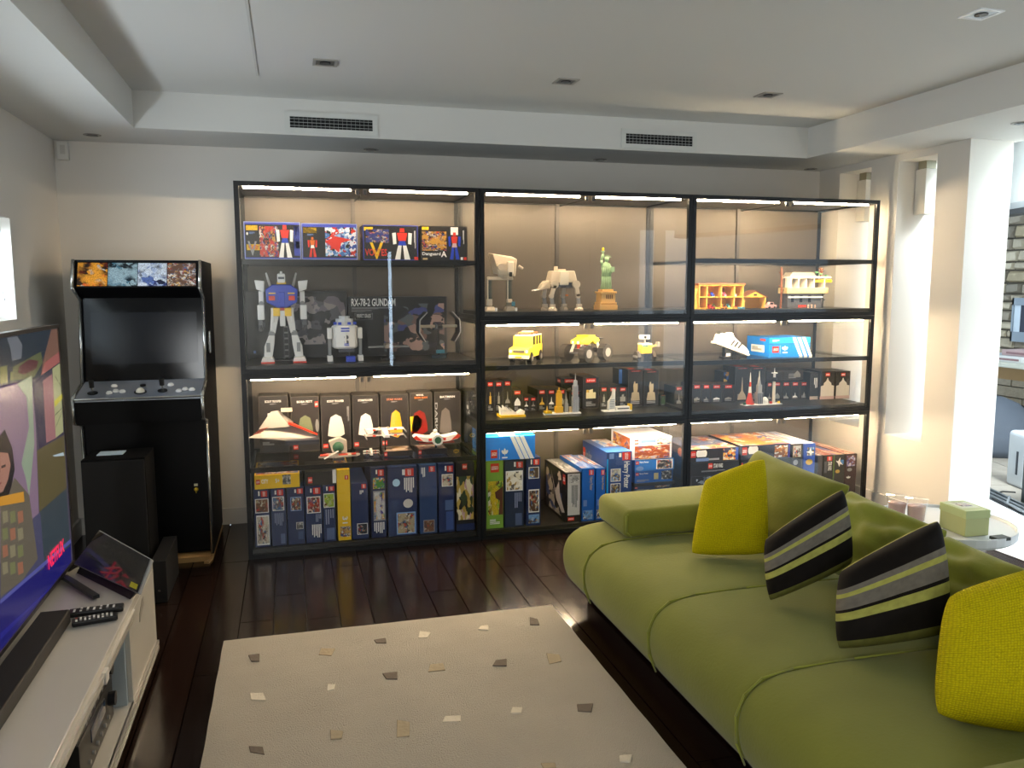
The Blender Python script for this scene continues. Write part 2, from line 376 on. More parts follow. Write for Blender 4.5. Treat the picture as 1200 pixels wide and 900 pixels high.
slab(MB(), -1.6, 3.2, -.012, .0, 1.96, 2.0).build('head_trim', mat('#aab2b8', .4, .3), ds)
# baseboards
BBM = mat('#d0ccc6', .5)
struct(B(XL, 3.98, YB-.018, YB, 0, .1), 'baseboard_back', BBM)
struct(B(XL, XL+.018, -7, YB-.018, 0, .1), 'baseboard_left', BBM)
struct(B(XR-.018, XR, -.61, YB-.018, 0, .1), 'baseboard_right', BBM)
# floor of dark boards
def woodmat():
    m, n, l, b = nt('dark_floor_board')
    tc = n.new('ShaderNodeTexCoord'); mp = n.new('ShaderNodeMapping'); mp.inputs['Scale'].default_value = (22, 1.2, 1)
    l.new(tc.outputs['Object'], mp.inputs['Vector'])
    ns = n.new('ShaderNodeTexNoise'); ns.inputs['Scale'].default_value = 3; ns.inputs['Detail'].default_value = 6; l.new(mp.outputs[0], ns.inputs['Vector'])
    oi = n.new('ShaderNodeObjectInfo'); cr = n.new('ShaderNodeValToRGB'); cr.color_ramp.elements[0].color = (*lin('#120b08'), 1); cr.color_ramp.elements[1].color = (*lin('#241610'), 1)
    ad = n.new('ShaderNodeMath'); ad.operation = 'MULTIPLY_ADD'; ad.inputs[1].default_value = .5; l.new(oi.outputs['Random'], ad.inputs[0])
    mu = n.new('ShaderNodeMath'); mu.operation = 'MULTIPLY'; mu.inputs[1].default_value = .5; l.new(ns.outputs['Fac'], mu.inputs[0]); l.new(mu.outputs[0], ad.inputs[2])
    l.new(ad.outputs[0], cr.inputs[0]); l.new(cr.outputs[0], b.inputs['Base Color'])
    rr_ = n.new('ShaderNodeMapRange'); rr_.inputs['To Min'].default_value = .1; rr_.inputs['To Max'].default_value = .24
    l.new(ns.outputs['Fac'], rr_.inputs['Value']); l.new(rr_.outputs[0], b.inputs['Roughness'])
    return m
WOOD = woodmat()
fl = struct(B(XL-.2, 4.0, -7, YB, -.08, -.014), 'floor', mat('#060403', .6))
pw = .142; nx = int((4.0-XL)/pw)+1; pk = {}
for i in range(nx):
    x0 = XL+i*pw; x1 = min(x0+pw, 4.0)-.002; off = random.uniform(0, 1.6); ys = [YB]
    y = YB-off-.3
    while y > -3.6: ys.append(y); y -= random.uniform(1.2, 2.0)
    ys.append(-7)
    for a, b in zip(ys[:-1], ys[1:]):
        mb = MB(); c = .0015
        mb.hexa([(x0, b+.002, -.014), (x1, b+.002, -.014), (x1, a, -.014), (x0, a, -.014), (x0+c, b+.002+c, 0), (x1-c, b+.002+c, 0), (x1-c, a-c, 0), (x0+c, a-c, 0)])
        mb.build('plank', WOOD, fl, fix=False)
# ceiling fittings
for px, py, lab in ((381, 73, 'small square recessed ceiling spotlight nearest the left bulkhead'), (663, 95, 'small square recessed ceiling spotlight above the middle cabinet bay'),
                    (900, 111, 'small square recessed ceiling spotlight above the right cabinet bay'), (1150, 16, 'brighter square recessed ceiling spotlight at top right of the photo')):
    p = at(px, py, 2, ZC); big = px == 1150
    t = thing('ceiling_spotlight', lab, 'light', (p.x, p.y, ZC), 'spotlights in the raised ceiling' )
    s_ = .055
    fr = MB(); fr.box(-s_, s_, -s_, -s_*.75, -.005, 0).box(-s_, s_, s_*.75, s_, -.005, 0).box(-s_, -s_*.75, -s_*.75, s_*.75, -.005, 0).box(s_*.75, s_, -s_*.75, s_*.75, -.005, 0)
    LOCAL.add(t.name)
    fr.build('trim_frame', mat('#f0f2f4' if big else '#a8a49c', .3, .2), t)
    B(-s_*.76, s_*.76, -s_*.76, s_*.76, -.002, 0).build('housing', mat('#d8e2ea' if big else '#6c6862', .3, .3), t)
    MB().cyl((0, 0, -.006), (0, 0, -.001), .024, 16).build('lamp_lens', mat('#22242a', .1, .3), t)
for px, py, lab in ((108, 158, 'tiny round soffit downlight near the left corner'), (435, 175, 'tiny soffit downlight under the left air vent'),
                    (703, 187, 'tiny soffit downlight left of the right air vent'), (950, 198, 'tiny soffit downlight in the far right corner'), (1196, 144, 'tiny soffit downlight above the bright pillar end')):
    p = at(px, py, 2, ZS); t = thing('soffit_downlight', lab, 'light', (p.x, p.y, ZS), 'downlights in the soffit', local=True)
    MB().cyl((0, 0, -.003), (0, 0, 0), .045, 20).build('trim_ring', mat('#8c8880', .4, .3), t)
    MB().cyl((0, 0, -.006), (0, 0, -.002), .028, 16).build('lamp_lens', mat('#2c2a28', .2), t)
# air vents in the bulkhead face
for x0, x1, lab in ((.265, .765, 'long white framed air vent with black grid on the left of the bulkhead'), (2.225, 2.725, 'long white framed air vent with black grid on the right of the bulkhead')):
    z0, z1 = 2.29, 2.405; t = thing('air_vent', lab, 'vent', (x0, SY1, z0), 'air vents in the bulkhead', local=True); w_, h = x1-x0, z1-z0
    f = .028; fr = MB(); fr.box(0, w_, -.008, 0, 0, f).box(0, w_, -.008, 0, h-f, h).box(0, f, -.008, 0, f, h-f).box(w_-f, w_, -.008, 0, f, h-f)
    fr.build('vent_frame', mat('#cfd0cb', .5), t)
    B(f, w_-f, -.003, 0, f, h-f).build('vent_opening', mat('#08080a', .8), t)
    for k in range(1, 19): B(f+k*(w_-2*f)/19-.0008, f+k*(w_-2*f)/19+.0008, -.006, -.003, f, h-f).build('vertical_vane', mat('#8a8c8a', .5), t)
    for k in (.2, .5, .8): B(f, w_-f, -.0075, -.005, f+k*(h-2*f)-.001, f+k*(h-2*f)+.001).build('horizontal_vane', mat('#b0b2b0', .5), t)
# alarm sensor
t = thing('motion_sensor', 'small white alarm sensor high in the left corner', 'sensor', (XL+.02, YB, 2.17), local=True)
B(0, .06, -.04, 0, 0, .1).build('sensor_body', mat('#d6d4cc', .5), t, bevel=.006)
B(.02, .045, -.043, -.038, .03, .08).build('sensor_window', mat('#c2c0b8', .3), t)
# small box lamps in the slot openings
P1Y, P2Y = at(1016, 215, 0, 4.15).y, at(1086, 205, 0, 4.15).y
for yc, lab in ((P1Y, 'white box pendant hanging in the slot window behind the cabinets'), (P2Y, 'white box pendant hanging in the slot window next to the bright pillar')):
    t = thing('box_pendant', lab, 'light', (4.15, yc, 2.235), 'white box pendants in the slot windows', local=True)
    B(-.035, .035, -.035, .035, -.05, 0).build('mount', mat('#8f8a74', .4, .2), t)
    B(-.045, .045, -.045, .045, -.33, -.05).build('lamp_shade', mat('#c9c6bd', .6), t, bevel=.003)
# ------------------------------------------------------------------ display cabinets
STEEL = mat('#101113', .38, .3, var=.1, name='black_steel')
BACKP = mat('#5c544b', .4, .3, var=.05, scale=3, name='grey_back_panel')
LED = glow('#ffe3ba', LEDPOW, 'led_strip')
CD = .62
BX = [(0, 1.29), (1.29, 2.588), (2.588, 3.90)]
def cabinet(label, x0, x1, z0, z1, shelf=None, strips=1, shelfled=False, openright=False):
    t = thing('display_cabinet', label, 'display cabinet', (x0, 0, z0), 'black framed glass display cabinets')
    r = .024; g = .0015; x0 += g; x1 -= g; z1 -= g
    fm = MB()
    for x in (x0, x1-r):
        for y in (0, CD-r): fm.box(x, x+r, y, y+r, z0, z1)
    for z in (z0, z1-r):
        for y in (0, CD-r): fm.box(x0+r, x1-r, y, y+r, z, z+r)
        for x in (x0, x1-r): fm.box(x, x+r, r, CD-r, z, z+r)
    fm.build('frame', STEEL, t)
    B(x0+r, x1-r, r, CD-.012, z0+.004, z0+.046).build('floor_panel', mat('#1e1d1c', .35, var=.1), t)
    B(x0+r, x1-r, r, CD-.01, z1-.014, z1-.004).build('top_panel', mat('#3c3a38', .4), t)
    xm = (x0+x1)/2
    B(x0+r, xm-.012, CD-.02, CD-.012, z0+.046, z1-.014).build('back_panel', BACKP, t)
    B(xm+.012, x1-r, CD-.02, CD-.012, z0+.046, z1-.014).build('back_panel', BACKP, t)
    B(xm-.012, xm+.012, CD-.03, CD-.008, z0+.046, z1-.014).build('back_post', mat('#4c4844', .35, .4), t)
    for x in (x0+.008, x1-.012): B(x, x+.004, r, CD-r, z0+r, z1-r).build('side_glass', GLASS, t)
    for a, b in ((x0+r+.001, xm-.001), (xm+.001, x1-r-.001)): B(a, b, .002, .006, z0+r+.002, z1-r-.002).build('glass_door', GLASS, t)
    for x in (xm-.02, xm+.02):
        MB().box(x-.008, x+.008, -.004, .012, z1-r-.03, z1-r-.004).build('door_clip', mat('#5c5a58', .3, .6), t)
    if shelf:
        for zs in shelf:
            B(x0+r, x1-r, .02, CD-.035, zs-.008, zs).build('glass_shelf', SHELFGLASS, t)
            B(x0+r, x1-r, .012, .022, zs-.024, zs+.003).build('shelf_rail', STEEL, t)
            B(x0+r, x1-r, CD-.034, CD-.022, zs-.02, zs-.001).build('shelf_rail', STEEL, t)
            for x in (x0+r, x1-r-.012): B(x, x+.012, .022, CD-.034, zs-.022, zs-.009).build('shelf_rail', STEEL, t)
            if shelfled:
                B(x0+.06, x0+.6, .024, .032, zs-.019, zs-.014).build('light_strip', LED, t); B(x0+.68, x1-.06, .024, .032, zs-.019, zs-.014).build('light_strip', LED, t)
    if strips:
        for a, b in ((x0+.045, xm-.05), (xm+.05, x1-.06)):
            B(a, b, .036, .043, z1-r-.008, z1-r-.001).build('light_strip', LED, t)
        MB().tube([(xm-.05, .05, z1-.03), (xm, .1, z1-.035), (xm+.02, .3, z1-.03), (xm+.01, CD-.05, z1-.03)], .003, 5).build('cable', BLACK, t)
    return t
cabinet('upper cabinet of the left bay, holding white robot and wide picture boxes', *BX[0], 1.0, 2.0, [1.60])
cabinet('lower cabinet of the left bay, full of spaceships and navy boxes', *BX[0], 0, 1.0, [.495])
cabinet('top cabinet of the middle bay, with two walkers and a green statue', *BX[1], 1.27, 2.0)
cabinet('middle cabinet of the middle bay, with yellow vehicles above small black boxes', *BX[1], .65, 1.27, [1.008])
cabinet('bottom cabinet of the middle bay, with striped blue box and game boxes', *BX[1], 0, .65)
cabinet('top cabinet of the right bay, with yellow house and grey building model', *BX[2], 1.27, 2.0, [1.622], shelfled=True)
cabinet('middle cabinet of the right bay, with white sneaker and landmark boxes', *BX[2], .65, 1.27, [1.004])
cabinet('bottom cabinet of the right bay, partly hidden behind the green sofa', *BX[2], 0, .65)
# ------------------------------------------------------------------ boxes and models: left bay
GRY = mat('#9a9a9c', .5); PRT = mat('#8c94b0', .5); GOLDT = mat('#c8a040', .4); PALEB = mat('#6c88c0', .4); CYAN = mat('#0f9fe0', .35); TAN = mat('#c4a878', .5)
FRB = mat('#8c9ad0', .4); BLU2 = mat('#3a48b0', .4, var=.15); LBLUE = mat('#2c62b4', .35, var=.2); ORG = mat('#d87020', .4); STRB = mat('#23324a', .35, var=.1)
WH = mat('#e8e4dc', .35, var=.04); BLM = mat('#1c3fb8', .36); RDM = mat('#d83a20', .35); YLM = mat('#f0c020', .35); GM = mat('#56565a', .4, .2); GML = mat('#8e8c88', .4)
def robotart(seed): return pal('robot', seed, 9)
gT = 'wide robot kit boxes on the top left shelf'
zt = 1.605
c = cpx('wide kit box with silver V and yellow band, leftmost on the top shelf', 286, 352.5, 260, zt, .08, .22, BLU2, [
 ('bar', 'F', .02, .07, .985, .95, DARK), ('pic', 'F', .27, .12, .6, .93, robotart(1)), ('fig', 'F', .56, .08, .88, .95, (RED, WHITE, BLM)), ('bar', 'F', .88, .1, .985, .9, BLU2), ('bar', 'F', .04, .1, .24, .23, YEL), ('text', 'F', .06, .52, .22, .9, 'V', GRY), ('bar', 'F', .04, .6, .27, .76, YEL), ('text', 'F', .07, .63, .24, .73, 'VOLTES', RED),
 ('disc', 'F', .04, .28, .075, .36, WHITE), ('lines', 'F', .09, .27, .2, .33, PALEB, None, 0)], group=gT, edge=FRB)
c = cpx('wide kit box with pale blue picture, second on the top shelf', 353.5, 419, 262, zt, .08, .22, BLU2, [
 ('bar', 'F', .02, .1, .985, .94, DARK), ('pic', 'F', .42, .1, .98, .9, art(('#8cb4d8', '#c83020', '#2c4c98', '#e8e8f0', '#141414', '#3c70b0', '#dcdce4'), 5, 9)), ('fig', 'F', .1, .38, .28, .93, (ORG, RED, WHITE)), ('poly', 'F', .42, .35, .9, .8, [(0, .3), (.4, 0), (1, .2), (.6, .4), (.5, 1), (.2, .6)], RED),
 ('bar', 'F', .03, .12, .27, .27, YEL), ('lines', 'F', .1, .29, .22, .34, PALEB, None, 0)], group=gT, edge=FRB)
c = cpx('wide kit box with yellow V over red lettering, third on the top shelf', 425.5, 490, 264, zt, .08, .22, DARK, [
 ('pic', 'F', .05, .12, .47, .5, robotart(3)), ('fig', 'F', .52, .08, .9, .98, (RED, WHITE, BLM)), ('bar', 'F', .02, .06, .18, .16, YEL), ('text', 'F', .03, .68, .43, .88, 'VOLTES', RED), ('text', 'F', .12, .5, .36, .97, 'V', YEL),
 ('lines', 'F', .93, .15, .96, .7, WHITE, 'cw', 0), ('bar', 'F', .93, .9, 1, .99, RED), ('pic', 'L', .2, .1, .9, .95, pal('robot', 8, 6))], group=gT, edge=BLU2)
c = cpx('wide black kit box with big white letter A, rightmost on the top shelf', 493, 548, 265, zt, .08, .22, DARK, [
 ('pic', 'F', .03, .16, .55, .72, robotart(5)), ('bar', 'F', .64, .03, .8, .25, WHITE), ('fig', 'F', .58, .18, .86, .97, (RED, BLM, mat('#c8a8a8', .4))), ('bar', 'F', .03, .03, .17, .12, YEL), ('text', 'F', .03, .76, .42, .88, 'Danguard', WHITE),
 ('text', 'F', .43, .73, .55, .9, 'A', WHITE), ('lines', 'F', .9, .12, .93, .55, WHITE, 'cw', 0), ('bar', 'F', .85, .9, .9, .98, WHITE), ('bar', 'F', .92, .9, .98, .98, RED), ('bar', 'F', .04, .93, .14, .98, TAN)], group=gT)
# large dark boxes leaning at the rear
z1_ = 1.048
cpx('large black kit box lying upright behind the tall white robot', 289, 407, 341, z1_, .44, .1, mat('#17171a', .35), [('pic', 'F', .42, .08, .98, .8, art(('#17171a', '#5a5860', '#17171a', '#a89c98', '#26262c', '#7a7078'), 3, 6)), ('bar', 'F', .05, .88, .075, .92, PALEB)], edge=mat('#3a383c', .4))
cpx('large black kit box with big pale lettering behind the spacecraft models', 408.5, 524, 347.5, z1_, .44, .1, mat('#17171a', .35), [
 ('text', 'F', .03, .03, .47, .16, 'RX-78-2 GUNDAM', WHITE), ('lines', 'F', .03, .175, .47, .21, GRY, None, 0), ('lines', 'F', .03, .225, .25, .25, GRY, None, 0),
 ('bar', 'F', .06, .27, .24, .38, GRY), ('bar', 'F', .065, .275, .235, .375, mat('#202024')), ('text', 'F', .08, .29, .22, .355, 'PERFECT GRADE', WHITE),
 ('pic', 'F', .35, .12, .97, .93, art(('#17171a', '#3c4480', '#17171a', '#6c5450', '#22222c', '#9c8078', '#17171a', '#50585c'), 9, 6))], edge=mat('#3a383c', .4))
# generic tall toy robot
def toyrobot(p):
    t = thing('toy_robot', 'tall white toy robot with blue chest, yellow hip plates and red feet', 'toy robot', p, local=True)
    for s in (-1, 1):
        l = MB()
        l.prism([(s*.02, .27), (s*.075, .27), (s*.085, .17), (s*.05, .16)], 1, -.03, .03)
        l.build('thigh', WH, t, bevel=.004)
        MB().cyl((s*.075, -.03, .155), (s*.075, .03, .155), .022, 10).build('knee', GML, t)
        MB().prism([(s*.055, .15), (s*.095, .15), (s*.125, .09), (s*.13, .03), (s*.075, .03), (s*.06, .1)], 1, -.035, .04).build('shin', WH, t, bevel=.004)
        B(s*.1-.012, s*.1+.012, -.04, -.034, .06, .11).build('shin_detail', GML, t)
        MB().prism([(s*.07-.0, .03), (s*.14, .03), (s*.15, .008), (s*.06, .008)], 1, -.075, .04).build('foot', WH, t, bevel=.003)
        MB().prism([(s*.06, .008), (s*.15, .008), (s*.15, 0), (s*.06, 0)], 1, -.082, .045).build('foot_sole', RDM, t)
        B(min(s*.06, s*.015), max(s*.06, s*.015), -.055, -.02, .255, .30).build('hip_plate', YLM, t, bevel=.003)
        B(min(s*.075, s*.055), max(s*.075, s*.055), -.04, .04, .22, .3).build('skirt_plate', WH, t, bevel=.004)
        # arm hanging
        MB().hexa([(s*.115, -.035, .385), (s*.165, -.03, .40), (s*.165, .03, .40), (s*.115, .035, .385), (s*.11, -.035, .445), (s*.175, -.03, .45), (s*.175, .03, .45), (s*.11, .035, .445)]).build('shoulder', WH, t, bevel=.004)
        B(s*.135-.016, s*.135+.016, -.018, .018, .325, .39).build('upper_arm', WH, t, bevel=.003)
        MB().cyl((s*.135, -.02, .32), (s*.135, .02, .32), .017, 10).build('elbow', GML, t)
        B(s*.14-.022, s*.14+.022, -.024, .024, .235, .315).build('forearm', WH, t, bevel=.004)
        h = B(s*.145-.013, s*.145+.013, -.015, .015, .205, .235).build('hand', GM, t)
        for k in range(4): MB().tube([(s*.145-.012+k*.008, -.01, .207), (s*.145-.013+k*.009, -.02, .19), (s*.145-.012+k*.008, -.014, .172)], .0035, 5).build('finger', GM, h)
        MB().tube([(s*.13, -.01, .225), (s*.12, -.02, .212), (s*.119, -.02, .2)], .0038, 5).build('thumb', GM, h)
        B(min(s*.085, s*.045), max(s*.085, s*.045), -.058, -.05, .34, .365).build('chest_vent', RDM, t)
        B(min(s*.085, s*.04), max(s*.085, s*.04), -.056, -.05, .375, .382).build('vent_slot', YLM, t)
        MB().cyl((s*.07, .05, .40), (s*.1, .06, .49), .011, 8, .006).build('back_rod', WH, t)
    MB().prism([(-.1, .33), (-.03, .30), (.03, .30), (.1, .33), (.105, .4), (.06, .425), (-.06, .425), (-.105, .4)], 1, -.05, .05).build('chest', BLM, t, bevel=.006)
    B(-.02, .02, -.062, .0, .305, .385).build('cockpit_hatch', BLM, t, bevel=.004)
    MB().prism([(-.05, .27), (.05, .27), (.035, .315), (-.035, .315)], 1, -.035, .035).build('waist', RDM, t, bevel=.003)
    B(-.018, .018, -.05, .03, .20, .285).build('groin_plate', WH, t, bevel=.004)
    MB().cyl((0, 0, .42), (0, 0, .44), .02, 10).build('neck', GM, t)
    hd = B(-.026, .026, -.03, .03, .435, .485).build('head', WH, t, bevel=.008)
    B(-.02, .02, -.033, -.028, .455, .467).build('visor', GM, hd); B(-.008, .008, -.02, .02, .484, .497).build('head_crest', WH, hd, bevel=.003)
    B(-.03, .03, -.02, .02, .428, .44).build('collar', YLM, t)
    return t
p = at(333, 426, 1, .17); tr_ = toyrobot((p.x, .19, z1_-.001)); tr_.scale = (.8, .9, 1)
# display stand and small black mech behind it
t = thing('display_stand', 'small grey lattice display stand between the legs of the tall robot', 'stand', (p.x+.015, .3, z1_), local=True)
B(-.015, -.01, -.01, .01, 0, .2).build('stand_rail', GM, t); B(.01, .015, -.01, .01, 0, .2).build('stand_rail', GM, t)
for k in range(6): B(-.01, .01, -.008, .008, .02+k*.033, .028+k*.033).build('stand_rung', GML, t)
B(-.1, .1, -.05, .04, 0, .006).build('stand_base', GM, t)
# barrel robot stand-in
p = at(405, 424, 1, .16)
t = thing('barrel_robot', 'squat white and blue barrel shaped brick robot with stub legs and blue block', 'toy robot', (p.x, .18, z1_), local=True)
MB().lathe([(.060, .07), (.072, .08), (.072, .19), (.066, .197)], n=8).build('drum', WH, t)
MB().lathe([(.058, .197), (.058, .215), (.048, .215), (.048, .235), (.03, .235), (.03, .25)], n=8).build('cap', mat('#c9c8c4', .35), t)
for a in (-2.6, -2.05, -1.2, -.5): B(math.cos(a)*.062-.009, math.cos(a)*.062+.009, math.sin(a)*.062-.006, math.sin(a)*.062+.004, .203, .218).build('blue_tile', BLM, t)
for z in (.166, .180): B(-.024, .022, -.072, -.066, z, z+.007).build('front_slot', BLM, t)
for z in (.135, .108): MB().cyl((.005, -.07, z), (.005, -.065, z), .012, 12).build('front_port', GM, t)
for z in (.088, .096): B(-.008, .018, -.072, -.066, z, z+.005).build('front_tile', BLM, t)
for s in (-1, 1):
    B(s*.082-.013, s*.082+.013, -.03, .03, .125, .185).build('shoulder_block', WH, t, bevel=.003)
    B(s*.084-.008, s*.084+.008, -.018, .018, .03, .125).build('leg', GML, t)
    MB().prism([(-.04, 0), (.04, 0), (.03, .03), (-.03, .03)], 0, s*.084-.014, s*.084+.014).build('foot', WH, t)
B(-.035, .05, -.03, .02, .05, .072).build('drum_base', GM, t)
B(.0, .05, -.09, -.04, 0, .03).build('blue_block', BLM, t, bevel=.002)
# curved side panel fighter
p = at(515, 383, 1, .16)
t = thing('space_fighter_model', 'grey space fighter model with bent side panels on black stand', 'spacecraft model', (p.x, .2, z1_), local=True)
zc = p.z-z1_
MB().hexa([(-.022, -.06, zc-.014), (.022, -.06, zc-.014), (.03, .04, zc-.024), (-.03, .04, zc-.024), (-.014, -.06, zc+.008), (.014, -.06, zc+.008), (.024, .04, zc+.026), (-.024, .04, zc+.026)]).build('cockpit', mat('#6c6c70', .25, .2), t, bevel=.004)
B(-.012, .012, -.064, -.058, zc-.008, zc+.006).build('cockpit_window', BLACK, t)
B(-.11, .11, -.015, .015, zc-.006, zc+.01).build('wing_strut', mat('#a89c88', .4), t, bevel=.003)
for s in (-1, 1):
    w_ = [(s*.072, zc+.085), (s*.115, zc+.04), (s*.118, zc-.03), (s*.085, zc-.085)]
    for (a, b) in zip(w_[:-1], w_[1:]):
        pan = MB().hexa([(a[0]-.003, -.06, a[1]), (a[0]+.003, -.06, a[1]), (a[0]+.003, .06, a[1]), (a[0]-.003, .06, a[1]), (b[0]-.003, -.06, b[1]), (b[0]+.003, -.06, b[1]), (b[0]+.003, .06, b[1]), (b[0]-.003, .06, b[1])]).build('side_panel', BLACK, t)
    MB().tube([(a, -.062, b) for a, b in w_], .004, 5).build('panel_edge', GML, t)
B(-.005, .005, -.005, .005, .02, zc-.02).build('stand_post', BLACK, t); B(-.04, .04, -.03, .03, 0, .02).build('stand_foot', mat('#26343a', .3), t)
B(-.02, .03, -.034, -.03, .03, .05).build('stand_plate', mat('#2c6c80', .4), t)
# bat winged glider
p = at(455, 405, 1, .16)
t = thing('winged_glider_model', 'low grey model with swept scalloped wings between barrel robot and space fighter', 'spacecraft model', (p.x, .17, z1_), local=True)
zc = p.z-z1_-.01
for s in (-1, 1): MB().prism([(0, -.02), (s*.03, -.03), (s*.05, -.01), (s*.115, -.035), (s*.10, .02), (s*.06, .03), (s*.03, .05), (0, .03)], 2, zc, zc+.008).build('wing', GML, t)
B(-.02, .02, -.05, .05, zc-.004, zc+.022).build('hull', mat('#8f8070', .4), t, bevel=.005)
B(-.006, .006, -.006, .006, .01, zc).build('stand_post', BLACK, t); B(-.04, .04, -.03, .03, 0, .012).build('stand_foot', BLACK, t)
# ---- helmet boxes row (lower cabinet, upper shelf)
z2_ = .497
gH = 'slim helmet boxes on the spaceship shelf'
HB = mat('#2a2523', .4)
HY_ = .41
def helm(lab, l, r, top, title, col, side=None, logo=True, ttl=WHITE, m=HB, extra=(), rot=0, oval=(.2, .34, .8, .78)):
    its = [('text', 'F', .22, .075, .78, .115, title, ttl), ('lines', 'F', .38, .13, .62, .15, GRY, None, 0)]
    if col: its.append(('poly', 'F', *oval, [(.1, .45), (.2, .12), (.5, 0), (.8, .12), (.93, .5), (.98, .85), (.62, 1), (.3, .95), (.02, .9)], col))
    if logo: its.append(('logo', 'F', .05, .88, .22, .96))
    return cpx(lab, l, r, top, z2_, HY_, .16, m, its+list(extra), group=gH, rot=rot, edge=mat('#4a443e', .5))
helm('dark helmet box behind the wedge starship nose, leftmost of its row', 303, 338, 464, 'SCOUT TROOPER', None, extra=[('pic', 'F', .3, .3, .8, .5, pal('grey', 3, 5)), ('lines', 'F', .1, .8, .5, .86, GRY, None, 1)], logo=False)
helm('helmet box with green and dark red helmet shape', 341, 374, 464.5, 'BOBA FETT', mat('#7a8060', .4), extra=[('bar', 'F', .22, .56, .5, .76, mat('#7a2418')), ('logo', 'F', .86, .1, .98, .2), ('disc', 'F', .86, .42, .99, .66, GML)])
helm('helmet box with slanted white helmet shape, second from the gold statue box', 376, 411, 464, 'SCOUT TROOPER', mat('#d8d4cc', .4), extra=[('bar', 'F', .35, .5, .7, .57, mat('#40404a')), ('lines', 'F', .88, .2, .95, .5, GRY, 'cw', 0)])
helm('helmet box with upright white helmet shape left of the gold statue box', 413, 444, 463, 'STORMTROOPER', mat('#e4e2dc', .4), extra=[('bar', 'F', .3, .5, .72, .55, BLACK)])
helm('black box with a golden yellow shape on the front', 446, 479, 462, 'STAR WARS', mat('#e0a818', .35), ttl=mat('#c87858', .5), oval=(.3, .3, .78, .83))
helm('black box with round red and gold mask shape', 480, 507, 460, 'IRON MAN', mat('#8a1c14', .35), ttl=ORG, oval=(.05, .33, .8, .8), extra=[('poly', 'F', .02, .42, .55, .76, [(0, .1), (.6, 0), (1, .3), (.9, .7), (.5, 1), (.05, .9)], YEL), ('text', 'F', .3, .03, .62, .06, 'MARVEL', WHITE)], logo=False)
helm('black box with silver grey bust and yellow oval emblem', 509, 540, 459, 'BATMAN', mat('#6a625e', .3), oval=(.18, .3, .66, .82), extra=[('disc', 'F', .7, .82, .92, .9, YEL), ('poly', 'F', .73, .84, .89, .88, [(0, .3), (.2, .1), (.4, .4), (.5, .1), (.6, .4), (.8, .1), (1, .3), (.75, .9), (.5, .6), (.25, .9)], BLACK), ('text', 'F', .02, .2, .12, .75, 'DARK', GRY, 'cw')], logo=False)
cpx('dark narrow box at the right end of the helmet boxes row', 544, 556, 458, z2_, HY_, .16, DARK, [('pic', 'F', .2, .2, .9, .6, pal('grey', 8, 4))], group=gH)
# flat photo boxes lying in front
for l, r, top, lab, sd in ((450, 484, 536, 'low flat box with brown desert picture under the four winged fighter', 3), (490, 524, 531, 'low flat box with grey picture under the red and white curved ship', 5)):
    a = at(l, top+8, 1, .12); b = at(r, top+8, 1, .12); carton(lab, a.x, b.x, z2_, z2_+.03, .12, .14, HB, [('pic', 'T', .05, .05, .95, .95, art(('#8c7c74', '#c8b8a8', '#4a3c38', '#a88c80'), sd, 4)), ('logo', 'F', .02, .1, .12, .9)], group='low flat boxes on the spaceship shelf')
# wedge starship
def wp(px, py, y, zo=0): q = at(px, py, 1, y); return (q.x, q.y, q.z+zo)
t = thing('wedge_starship_model', 'large grey and red wedge shaped starship model on clear stand', 'spacecraft model', (at(330, 548, 1, .15).x, .2, z2_))
LG = mat('#b8aea0', .45, var=.12, scale=30); DRK = mat('#2b2e38', .45)
nose = wp(291, 513, .10); tailR = wp(372, 513, .2); tailL = wp(345, 500, .36)
hull = MB(); i0 = [Vector(nose), Vector(tailR), Vector(tailL)]
lo = [v+Vector((0, 0, -.018)) for v in i0]; rid = Vector(wp(336, 491, .25))
hull.v = [tuple(nose), tuple(tailR), tuple(tailL), tuple(rid), tuple(i0[1]+Vector((0, 0, -.03))), tuple(i0[2]+Vector((0, 0, -.03)))]
hull.f = [(0, 1, 3), (0, 3, 2), (1, 2, 3), (0, 4, 1), (0, 2, 5), (0, 5, 4), (1, 4, 5, 2)]
hull.build('hull', LG, t)
MB().hexa([wp(338, 497, .16), wp(372, 510, .19), wp(372, 510, .23), wp(338, 495, .22), wp(338, 495, .16), wp(372, 508, .19), wp(372, 508, .23), wp(338, 493, .22)]).build('red_stripe', RDM, t)
for k in range(4): MB().bar(wp(297+k*2.5, 509-k*1.8, .105), wp(306+k*2.5, 507-k*1.9, .125), .004).build('red_marking', mat('#a03a28', .4), t)
MB().hexa([wp(303, 503, .15), wp(340, 500, .17), wp(344, 494, .28), wp(316, 497, .25), wp(317, 483, .19), wp(325, 482, .19), wp(326, 481, .22), wp(319, 482, .22)]).build('superstructure', mat('#9a948c', .45), t)
B(*sorted((wp(312, 1, .2)[0], wp(326, 1, .2)[0])), .19, .22, wp(320, 483, .2)[2], wp(320, 479, .2)[2]).build('bridge', LG, t)
B(*sorted((wp(316, 1, .17)[0], wp(358, 1, .17)[0])), .12, .3, wp(336, 520, .17)[2], wp(336, 515, .17)[2]).build('belly_deck', DRK, t)
for px in (306, 341): B(wp(px, 540, .17)[0]-.003, wp(px, 540, .17)[0]+.003, .165, .171, z2_, wp(px, 517, .17)[2]).build('stand_post', CLEARPL, t)
B(wp(306, 540, .17)[0], wp(341, 540, .17)[0], .12, .22, z2_, z2_+.004).build('stand_base', CLEARPL, t)
